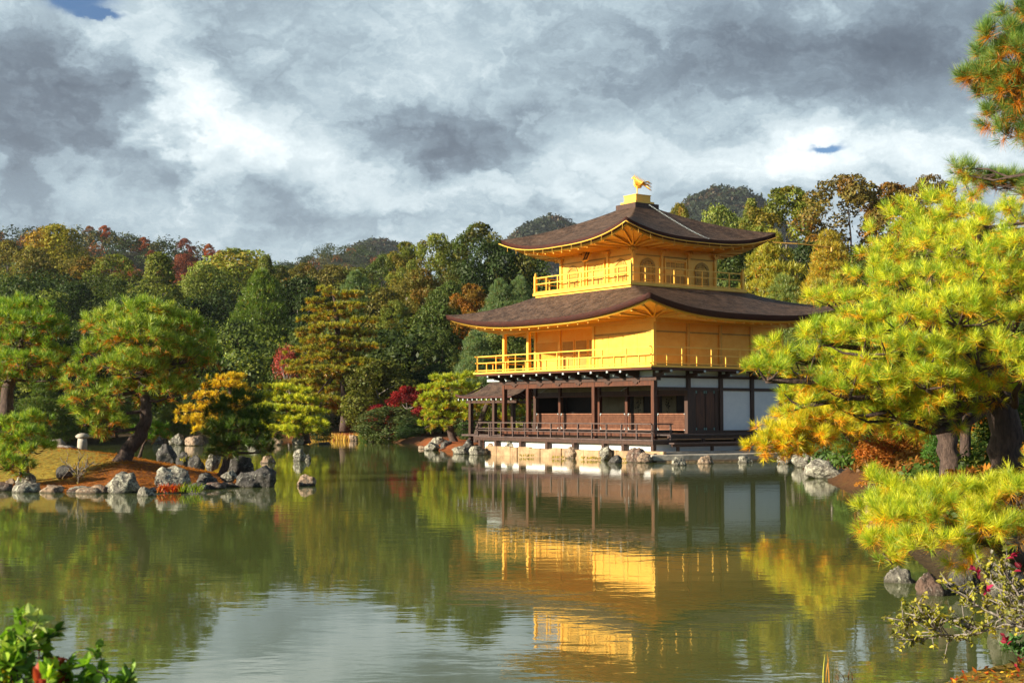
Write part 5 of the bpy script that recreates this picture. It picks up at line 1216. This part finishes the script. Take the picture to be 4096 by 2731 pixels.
# wood that reads as one mass
def mass(name, label, pts, leafs, leafsz, cols, flat=.9):
    """pts: (x, y, z base, radius, height); one mesh of many small crowns"""
    rn = np.random.default_rng(77); A = np.array(pts); n = len(A); N = n * leafs; k = np.repeat(np.arange(n), leafs)
    d = norm(rn.normal(size=(N, 3)) + np.array([0, 0, .3])); d[:, 2] = np.where(d[:, 2] < -.3, -d[:, 2], d[:, 2]); f = rn.uniform(.75, 1.05, N) * (1 + .22 * np.sin(d[:, 0] * 6 + k) * np.sin(d[:, 1] * 6 + d[:, 2] * 5 + k * 2))
    c = A[k, :3] + np.stack([0 * k, 0 * k, A[k, 4] * .5], 1); P = c + d * f[:, None] * np.stack([A[k, 3], A[k, 3], A[k, 4] * .5], 1)
    Nn = norm(d + rn.normal(size=(N, 3)) * .5); T = norm(np.cross(Nn, rn.normal(size=(N, 3)))); B = np.cross(Nn, T); s = (leafsz * rn.uniform(.6, 1.4, N) * A[k, 3])[:, None]
    V = np.stack([P - T * s, P - B * s * .6, P + T * s, P + B * s * .6], 1)
    cc = np.array(cols)[rn.integers(0, len(cols), n)] * rn.uniform(.7, 1.3, (n, 1)); C = cc[k] * rn.uniform(.75, 1.25, (N, 1))
    o = link(name, poly_mesh(name, V, 4, np.repeat(C, 4, 0)), None, M['leaf'], label=label, cat='woodland', kind='stuff'); return o
rn = np.random.default_rng(4)
SKX = [0, 100, 200, 300, 450, 640, 700, 900, 1000, 1100, 1300, 1500, 1700, 1850, 2000, 2352]; SKY = [600, 600, 620, 640, 640, 640, 650, 640, 610, 590, 590, 540, 520, 480, 460, 440]
pts = []
while len(pts) < 560:
    dep = rn.uniform(118, 270); px = rn.uniform(-250, 2600); x = (px - 1176) * PXM * dep; z = gz(x, dep)
    r = rn.uniform(2.2, 4.5); tz = at(px, np.interp(px, SKX, SKY) + 10, dep)[2]; h = min(rn.uniform(5, 11), tz - z)
    if h > 2: pts.append((x, dep, z - .5, r, h + .5))
mass('woodland', 'dense dark wood filling the slope behind the separate trees', pts, 620, .055, [DK, DG, DK, OL, DG])
pts = []
while len(pts) < 260:
    dep = rn.uniform(96, 124); px = rn.uniform(-100, 2000); x = (px - 1176) * PXM * dep
    if sdist(POND, np.array([x]), np.array([dep]))[0] < 1.4 or (860 > px > 735 and dep < 119) or (dep < 115 and px < 900 and (abs(px - 790) < 60)): continue
    lx = x - 6.3; 
    if 900 < px and dep < 100: continue
    pts.append((x, dep, gz(x, dep) - .2, rn.uniform(.7, 1.8), rn.uniform(1.0, 2.6)))
mass('undergrowth', 'low dark undergrowth along the far shore', pts, 260, .10, [DK, DG, (.06, .08, .02)])
pts = []
while len(pts) < 2000:
    dep = rn.uniform(400, 880); px = rn.uniform(-100, 1150); x = (px - 1176) * PXM * dep; z = gz(x, dep)
    if z < 14 or (dep > 660 and px < 560): continue
    r = rn.uniform(1.8, 4.6); pts.append((x, dep, z - 1, r, r * rn.uniform(1.5, 2.6)))
mass('ridge_wood', 'dark autumn wood covering the far ridge', pts, 150, .115, [(.026, .045, .02), (.03, .05, .022), (.045, .06, .022), (.04, .055, .02), (.08, .075, .025), (.16, .06, .02), (.035, .055, .03)])
pts = []
while len(pts) < 5200:
    dep = rn.uniform(1180, 1560); px = rn.choice([rn.uniform(780, 1000), rn.uniform(1120, 1360), rn.uniform(1440, 1860)]); x = (px - 1176) * PXM * dep; z = gz(x, dep)
    if z < 110: continue
    r = rn.uniform(4, 8.5); pts.append((x, dep, z - 2, r, r * rn.uniform(1.5, 2.4)))
mass('mountain_wood', 'dark wood on the distant mountain tops', pts, 34, .26, [(.026, .038, .022), (.03, .042, .024), (.034, .044, .024), (.055, .036, .02), (.028, .04, .026)])
rn = np.random.default_rng(14); pts = []
while len(pts) < 620:
    y = rn.uniform(14.5, 58); x = rn.uniform(4, 24); 
    if x > .42 * y + 1 or sdist(POND, np.array([x]), np.array([y]))[0] < .35: continue
    r = rn.uniform(.10, .32) * (1 + y / 40); pts.append((x, y, gz(x, y) - .04, r, r * rn.uniform(.7, 1.5)))
mass('ground_cover', 'low moss, fern and fallen-needle cover on the right bank', pts, 160, .13, [(.06, .11, .02), (.12, .15, .025), (.30, .13, .02), (.20, .09, .02), (.04, .08, .02)])
# ---------------------------------------------------------------- small things near the water
def blades(name, label, cat, pts, hgt, w, mat, bend=.3, group=None, kind=None, seed=1, cols=((.5, .33, .06), (.34, .26, .05))):
    rn = np.random.default_rng(seed); V = []; C = []
    for (x, y, z) in pts:
        h = rn.uniform(.7, 1.2) * hgt; a = rn.uniform(0, 6.28); b = bend * rn.uniform(.3, 1); d = np.array([math.cos(a), math.sin(a), 0]); s = np.array([-d[1], d[0], 0]) * w / 2; p = np.array([x, y, z]); c = np.array(cols[rn.integers(len(cols))]) * rn.uniform(.7, 1.3)
        q = [p + d * (b * h * (t ** 2)) + np.array([0, 0, h * t * (1 - .25 * b * t)]) for t in (0, .35, .7, 1)]
        for i in range(3):
            k0, k1 = (1, .9, .6, .04)[i], (1, .9, .6, .04)[i + 1]
            V += [q[i] - s * k0, q[i] + s * k0, q[i + 1] + s * k1, q[i + 1] - s * k1]; C += [c] * 4
    base = np.array(pts).mean(0) * np.array([1, 1, 0]); o = link(name, poly_mesh(name, np.array(V) - base, 4, np.array(C)), None, mat, tuple(base), label=label, cat=cat, group=group, kind=kind); return o
rn = np.random.default_rng(8); pts = []
while len(pts) < 420:
    px = rn.uniform(690, 872); dep = rn.uniform(101, 109); x = (px - 1176) * PXM * dep
    if abs(sdist(POND, np.array([x]), np.array([dep]))[0]) < .8: pts.append((x, dep, -.1))
blades('reeds', 'pale dry reeds standing along the far shore', 'reeds', pts, .65, .05, M['leaf'], .2, kind='stuff', cols=((.62, .40, .08), (.45, .34, .08)))
def px0(px, py, z=0.): dep = (HC - z) * FPX / (py * 1.7415 - 1656); return at(px, py, dep)
for i, (pp, hh, lb, cl) in enumerate([([(1893, 1566), (1897, 1566), (1904, 1567), (1912, 1567), (1890, 1567)], .26, 'tuft of thin upright reed blades standing in water at the bottom edge', ((.42, .40, .06), (.50, .22, .03))),
                                      ([(1922, 1560), (1930, 1561), (1948, 1562), (1958, 1562), (1940, 1562), (1926, 1563)], .10, 'withered curled reed stems at the bottom edge right of the green blades', ((.16, .09, .05), (.24, .12, .06)))]):
    blades('reed_tuft', lb, 'reeds', [tuple(px0(a, b)) for a, b in pp], hh, .009, M['leaf'], .2 if i == 0 else 2.2, cols=cl, seed=20 + i)
def fern(label, px, py, wpx, dep, z, cols, seed, n=60, hgt=.22, name='fern', group=None, w=.03):
    rn = np.random.default_rng(seed); c = at(px, py, dep); m_ = wpx * PXM * dep / 2
    pts = [(c[0] + rn.uniform(-m_, m_), dep + rn.uniform(-.25, .35), z + rn.uniform(0, .08)) for _ in range(n)]
    blades(name, label, name.replace('_', ' '), pts, hgt, w, M['leaf'], 1.6, cols=cols, seed=seed, group=group)
fern('red and rust fern clump under the largest island boulder', 388, 1112, 48, 35.2, .02, ((.50, .07, .02), (.40, .14, .02), (.32, .03, .02)), 1, 170, .2)
fern('bright green fern arching over the water right of the red ferns', 438, 1115, 52, 35.0, .02, ((.22, .28, .03), (.12, .2, .02)), 2, 70, .26)
fern('golden grass tuft on the small dark rock behind the island', 421, 1036, 12, 51, .25, ((.40, .38, .03),), 3, 30, .2, 'grass_tuft')
for i, (px, py, dp) in enumerate([(1210, 1045, 64.6), (1285, 1050, 62.0), (1350, 1052, 61.0), (1365, 1052, 60.6), (1428, 1058, 59.4), (1095, 1040, 70.5)]):
    fern('yellow moss and grass tuft at the waterline of the tan stone wall', px, py, 34, dp, .02, ((.40, .32, .03), (.22, .20, .03)), 10 + i, 60, .10, 'moss_tuft', 'moss tufts along the stone wall')
# stone lantern post and dead stump on the island
c = at(189, 1018, 47); zb = gz(c[0], 47)
ln = empty('stone_lantern', (c[0], 47, zb), label='short pale stone post with round cap on the island behind the pine', cat='stone lantern')
MB().lathe((0, 0, -.1), [(.17, 0), (.165, .5), (.15, .62)], 16).build('post', M['pale_stone'], ln, smooth=True)
MB().lathe((0, 0, .54), [(.14, -.02), (.22, .02), (.235, .07), (.16, .14), (.06, .17)], 16).build('cap', M['pale_stone'], ln, smooth=True)
c = at(133, 1013, 46); zb = gz(c[0], 46); mb = MB(); rs = random.Random(4)
mb.tube([(-.35, 0, -.1), (-.2, 0, .18), (.05, .05, .24), (.2, 0, .12)], [.16, .15, .12, .10], 9)
for i in range(7): a = rs.uniform(-.5, .6); mb.tube([(0, 0, .1), (.2 + .04 * i, a * .4, .06), (.4 + .06 * i, a * .7, -.08)], [.07, .05, .02], 6)
mb.build('tree_stump', M['bark_grey'], None, True, loc=(c[0], 46, zb), label='weathered dead stump with spreading roots on the island mound', cat='tree stump')
# leafy shrubs near the camera: leaves with a real outline, on branching stems
def leaf_shape(n=6):
    pts = []
    for i in range(n + 1): t = i / n; pts.append((t, .5 * math.sin(math.pi * t ** .85) ** .9))
    return pts
def leafbush(name, label, cat, stems, leaflen, cols, seed, nper=14, rad=.006, mat='twig', spread=.6, wid=.58, group=None, side=5, sl=.2):
    """stems: list of polylines (world points); side shoots carry leaf whorls"""
    rn = np.random.default_rng(seed); base = np.array(stems[0][0], float); root = empty(name, base, label=label, cat=cat, group=group); mb = MB(); V, C = [], []
    sh = leaf_shape(); cols = [np.array(c) for c in cols]
    def leaves(p, d, n, ccol):
        for i in range(n):
            a = norm(d * rn.uniform(-.1, .9) + norm(rn.normal(size=3)) * spread + np.array([0, 0, .25])); l = leaflen * rn.uniform(.55, 1.15); s = norm(np.cross(a, np.array([0, 0, 1.]) + rn.normal(size=3) * .5)); u = np.cross(s, a); c = ccol * rn.uniform(.7, 1.3)
            o = p - d * rn.uniform(0, leaflen * .9)
            for k in range(len(sh) - 1):
                (t0, w0), (t1, w1) = sh[k], sh[k + 1]
                for sg in (-1, 1):
                    c0, c1 = o + a * l * t0 - u * l * .18 * t0 * t0, o + a * l * t1 - u * l * .18 * t1 * t1
                    V.extend([c0, c1, c1 + (s * sg * w1 + u * w1 * .35) * l * wid, c0 + (s * sg * w0 + u * w0 * .35) * l * wid]); C.extend([c] * 4)
    for st in stems:
        st = [np.array(p, float) for p in st]; mb.tube([p - base for p in st], [rad * (1 - .6 * i / (len(st) - 1)) for i in range(len(st))], 7)
        for i in range(1, len(st)):
            d0 = norm(st[i] - st[i - 1])
            for _ in range(side):
                p = st[i - 1] + (st[i] - st[i - 1]) * rn.random(); d = norm(d0 * .5 + rn.normal(size=3) * .6 + np.array([0, 0, .45])); l = sl * rn.uniform(.4, 1.2); e = p + d * l; m_ = (p + e) / 2 + rn.normal(size=3) * l * .1
                mb.tube([p - base, m_ - base, e - base], [rad * .5, rad * .4, rad * .2], 5); c = cols[rn.integers(len(cols))]
                leaves(e, d, nper, c); leaves(m_, d, nper // 2, c)
        leaves(st[-1], norm(st[-1] - st[-2]), nper, cols[0])
    link('leaves', poly_mesh('leaves', np.array(V) - base, 4, np.array(C)), root, M['leaf']); mb.build('stems', M[mat], root, smooth=True); return root
g0 = gz(-1.0, 3.2)
BC = ((.20, .36, .04), (.28, .44, .06), (.16, .30, .04), (.32, .46, .06), (.20, .34, .05), (.15, .28, .04), (.34, .42, .16), (.24, .38, .05), (.13, .26, .02), (.13, .26, .02), (.30, .42, .04), (.07, .14, .025), (.05, .11, .02), (.10, .2, .03), (.38, .30, .03), (.16, .3, .04), (.2, .34, .05), (.34, .06, .04), (.42, .50, .22), (.36, .46, .16))
bs = []
for (px, py, dp) in [(25, 1450, 3.3), (90, 1425, 3.4), (60, 1438, 3.3), (40, 1480, 3.3), (160, 1470, 3.4), (-30, 1440, 3.3), (300, 1500, 3.45), (10, 1430, 3.4), (110, 1500, 3.2), (30, 1540, 3.1), (150, 1500, 3.4), (210, 1500, 3.4), (250, 1530, 3.3), (290, 1545, 3.4), (100, 1560, 3.0), (180, 1560, 3.1), (240, 1580, 3.1), (-20, 1500, 3.2), (60, 1590, 2.9), (170, 1600, 2.9)]:
    e = at(px, py + 38, dp); b = np.array([e[0] * .8 - .15, 3.1 + (dp - 3.1) * .3, g0 - .05]); bs.append([b, b * .5 + e * .5 + np.array([.03, 0, -.02]), b * .2 + e * .8, e])
leafbush('shrub', 'glossy leaved green shrub with a few red leaves in the near left corner', 'shrub', bs, .038, BC, 5, 9, .005, side=8, sl=.085, spread=.9)
g1 = [(2400, 1450, 10.2), (2310, 1432, 10.3), (2240, 1455, 10.4), (2170, 1460, 10.5), (2085, 1470, 10.6)]
st = [[at(*p) for p in g1], [at(2330, 1436, 10.3), at(2285, 1410, 10.4), at(2235, 1385, 10.5), at(2190, 1350, 10.6)], [at(2260, 1450, 10.4), at(2200, 1425, 10.5), at(2140, 1420, 10.6), at(2090, 1410, 10.7)],
      [at(2400, 1400, 10.2), at(2340, 1370, 10.3), at(2290, 1350, 10.4), at(2260, 1310, 10.5)], [at(2170, 1460, 10.5), at(2140, 1435, 10.5), at(2110, 1425, 10.6), at(2070, 1440, 10.6)], [at(2400, 1470, 10.1), at(2350, 1410, 10.2), at(2320, 1390, 10.3)], [at(2380, 1430, 10.1), at(2330, 1350, 10.2), at(2300, 1300, 10.3)]]
leafbush('twiggy_shrub', 'twiggy shrub with pale grey branches and sparse yellow-green leaves over the water at right', 'shrub', st, .042, ((.22, .21, .05), (.30, .30, .04), (.14, .15, .04), (.38, .34, .05)), 6, 7, .013, 'bark_grey', side=11, sl=.20, spread=.9)
for i, (px, py, dp) in enumerate([(2235, 1302, 10.0), (2325, 1275, 9.9), (2308, 1465, 9.8)]):
    e = at(px, py, dp); q = e + np.array([.12, .05, -.22])
    leafbush('azalea_sprig', 'sprig of magenta leaves on the twiggy shrub bank at right', 'sprig', [[q, (q + e) / 2 + np.array([0, 0, .02]), e]], .055, ((.28, .014, .07), (.22, .012, .04)), 30 + i, 4, .003, side=1, sl=.05, group='magenta leaf sprigs at right')
leafbush('shrub', 'small dark green leafy shrub at the right edge below the twiggy branch', 'shrub', [[at(2400, 1520, 9.9), at(2350, 1490, 9.9), at(2330, 1482, 9.9)], [at(2400, 1540, 9.8), at(2345, 1505, 9.8), at(2310, 1490, 9.9)]], .045, ((.08, .18, .06), (.12, .24, .08)), 9, 9, .006, side=7, sl=.08)
cd = at(178, 1108, 36.3)
leafbush('dry_shrub', 'dry twiggy shrub beside the pointed dark stone on the island', 'shrub', [[(cd[0], 36.4, .3), (cd[0] - .1, 36.4, .5), (cd[0] - .35, 36.4, .72)], [(cd[0], 36.4, .3), (cd[0] + .15, 36.3, .55), (cd[0] + .45, 36.3, .8)], [(cd[0], 36.4, .3), (cd[0], 36.3, .6), (cd[0] + .05, 36.3, .85)]], .05, ((.35, .30, .08), (.30, .2, .08)), 12, 5, .02, 'bark_grey', side=7, sl=.3)
# fallen leaves and moss on the near right bank
rn = np.random.default_rng(31); V, C = [], []
while len(V) < 4 * 4200:
    x, y = rn.uniform(2.3, 7.0), rn.uniform(7.6, 13.0)
    if sdist(POND, np.array([x]), np.array([y]))[0] < .02: continue
    z = gz(x, y) + rn.uniform(.005, .04); a = rn.uniform(0, 6.28); l = rn.uniform(.018, .04); nz = rn.normal(size=3) * .45; t = norm(np.array([math.cos(a), math.sin(a), nz[0]])); b = norm(np.cross(t, np.array([nz[1], nz[2], 1.]))); p = np.array([x, y, z])
    V += [p - t * l, p - b * l * .4, p + t * l, p + b * l * .4]; c = np.array([(.50, .13, .02), (.42, .06, .02), (.50, .30, .03), (.20, .07, .02), (.35, .30, .02)][rn.integers(5)]) * rn.uniform(.7, 1.2); C += [c] * 4
link('fallen_leaves', poly_mesh('fallen_leaves', np.array(V), 4, np.array(C)), None, M['leaf'], label='fallen orange leaves lying on the near right bank', cat='fallen leaves', kind='stuff')
# fallen needles on the island
V, C = [], []; rn = np.random.default_rng(32)
X_ = rn.uniform(-22, -6.8, 26000); Y_ = rn.uniform(35, 46, 26000); di = -sdist(ISLE, X_, Y_); k = (di > .15) & ((X_ > -12.6) | (Y_ < 38.2) | (rn.random(26000) < .25)); X_, Y_ = X_[k], Y_[k]; Z_ = ground(X_, Y_) + rn.uniform(.005, .035, len(X_))
P = np.stack([X_, Y_, Z_], 1); a = rn.uniform(0, 6.28, len(P)); T = norm(np.stack([np.cos(a), np.sin(a) * .6, rn.normal(size=len(P)) * .22], 1)) * rn.uniform(.06, .13, (len(P), 1)); B = norm(np.cross(T, rn.normal(size=(len(P), 3)) * .3 + np.array([0, 0, 1.]))) * .009
V = np.stack([P - T, P - B, P + T, P + B], 1); C = np.array([(.42, .15, .025), (.32, .11, .02), (.46, .20, .03), (.18, .07, .02)])[rn.integers(0, 4, len(P))]
link('fallen_needles', poly_mesh('fallen_needles', V, 4, np.repeat(C, 4, 0)), None, M['leaf'], label='orange fallen pine needles matted over the island mound', cat='fallen needles', kind='stuff')

# ---------------------------------------------------------------- thin autumn haze over the valley
hm, hn, hout = newmat('haze'); hv = hn.t.nodes.new('ShaderNodeVolumePrincipled'); hv.inputs['Color'].default_value = (.80, .88, 1.0, 1); hv.inputs['Density'].default_value = .00007; hv.inputs['Anisotropy'].default_value = .2
hn.t.links.new(hv.outputs[0], hout.inputs['Volume'])
MB().box(-1300, 1300, -60, 2300, -6.5, 268).build('haze', hm, kind='stuff')
S.cycles.volume_bounces = 0
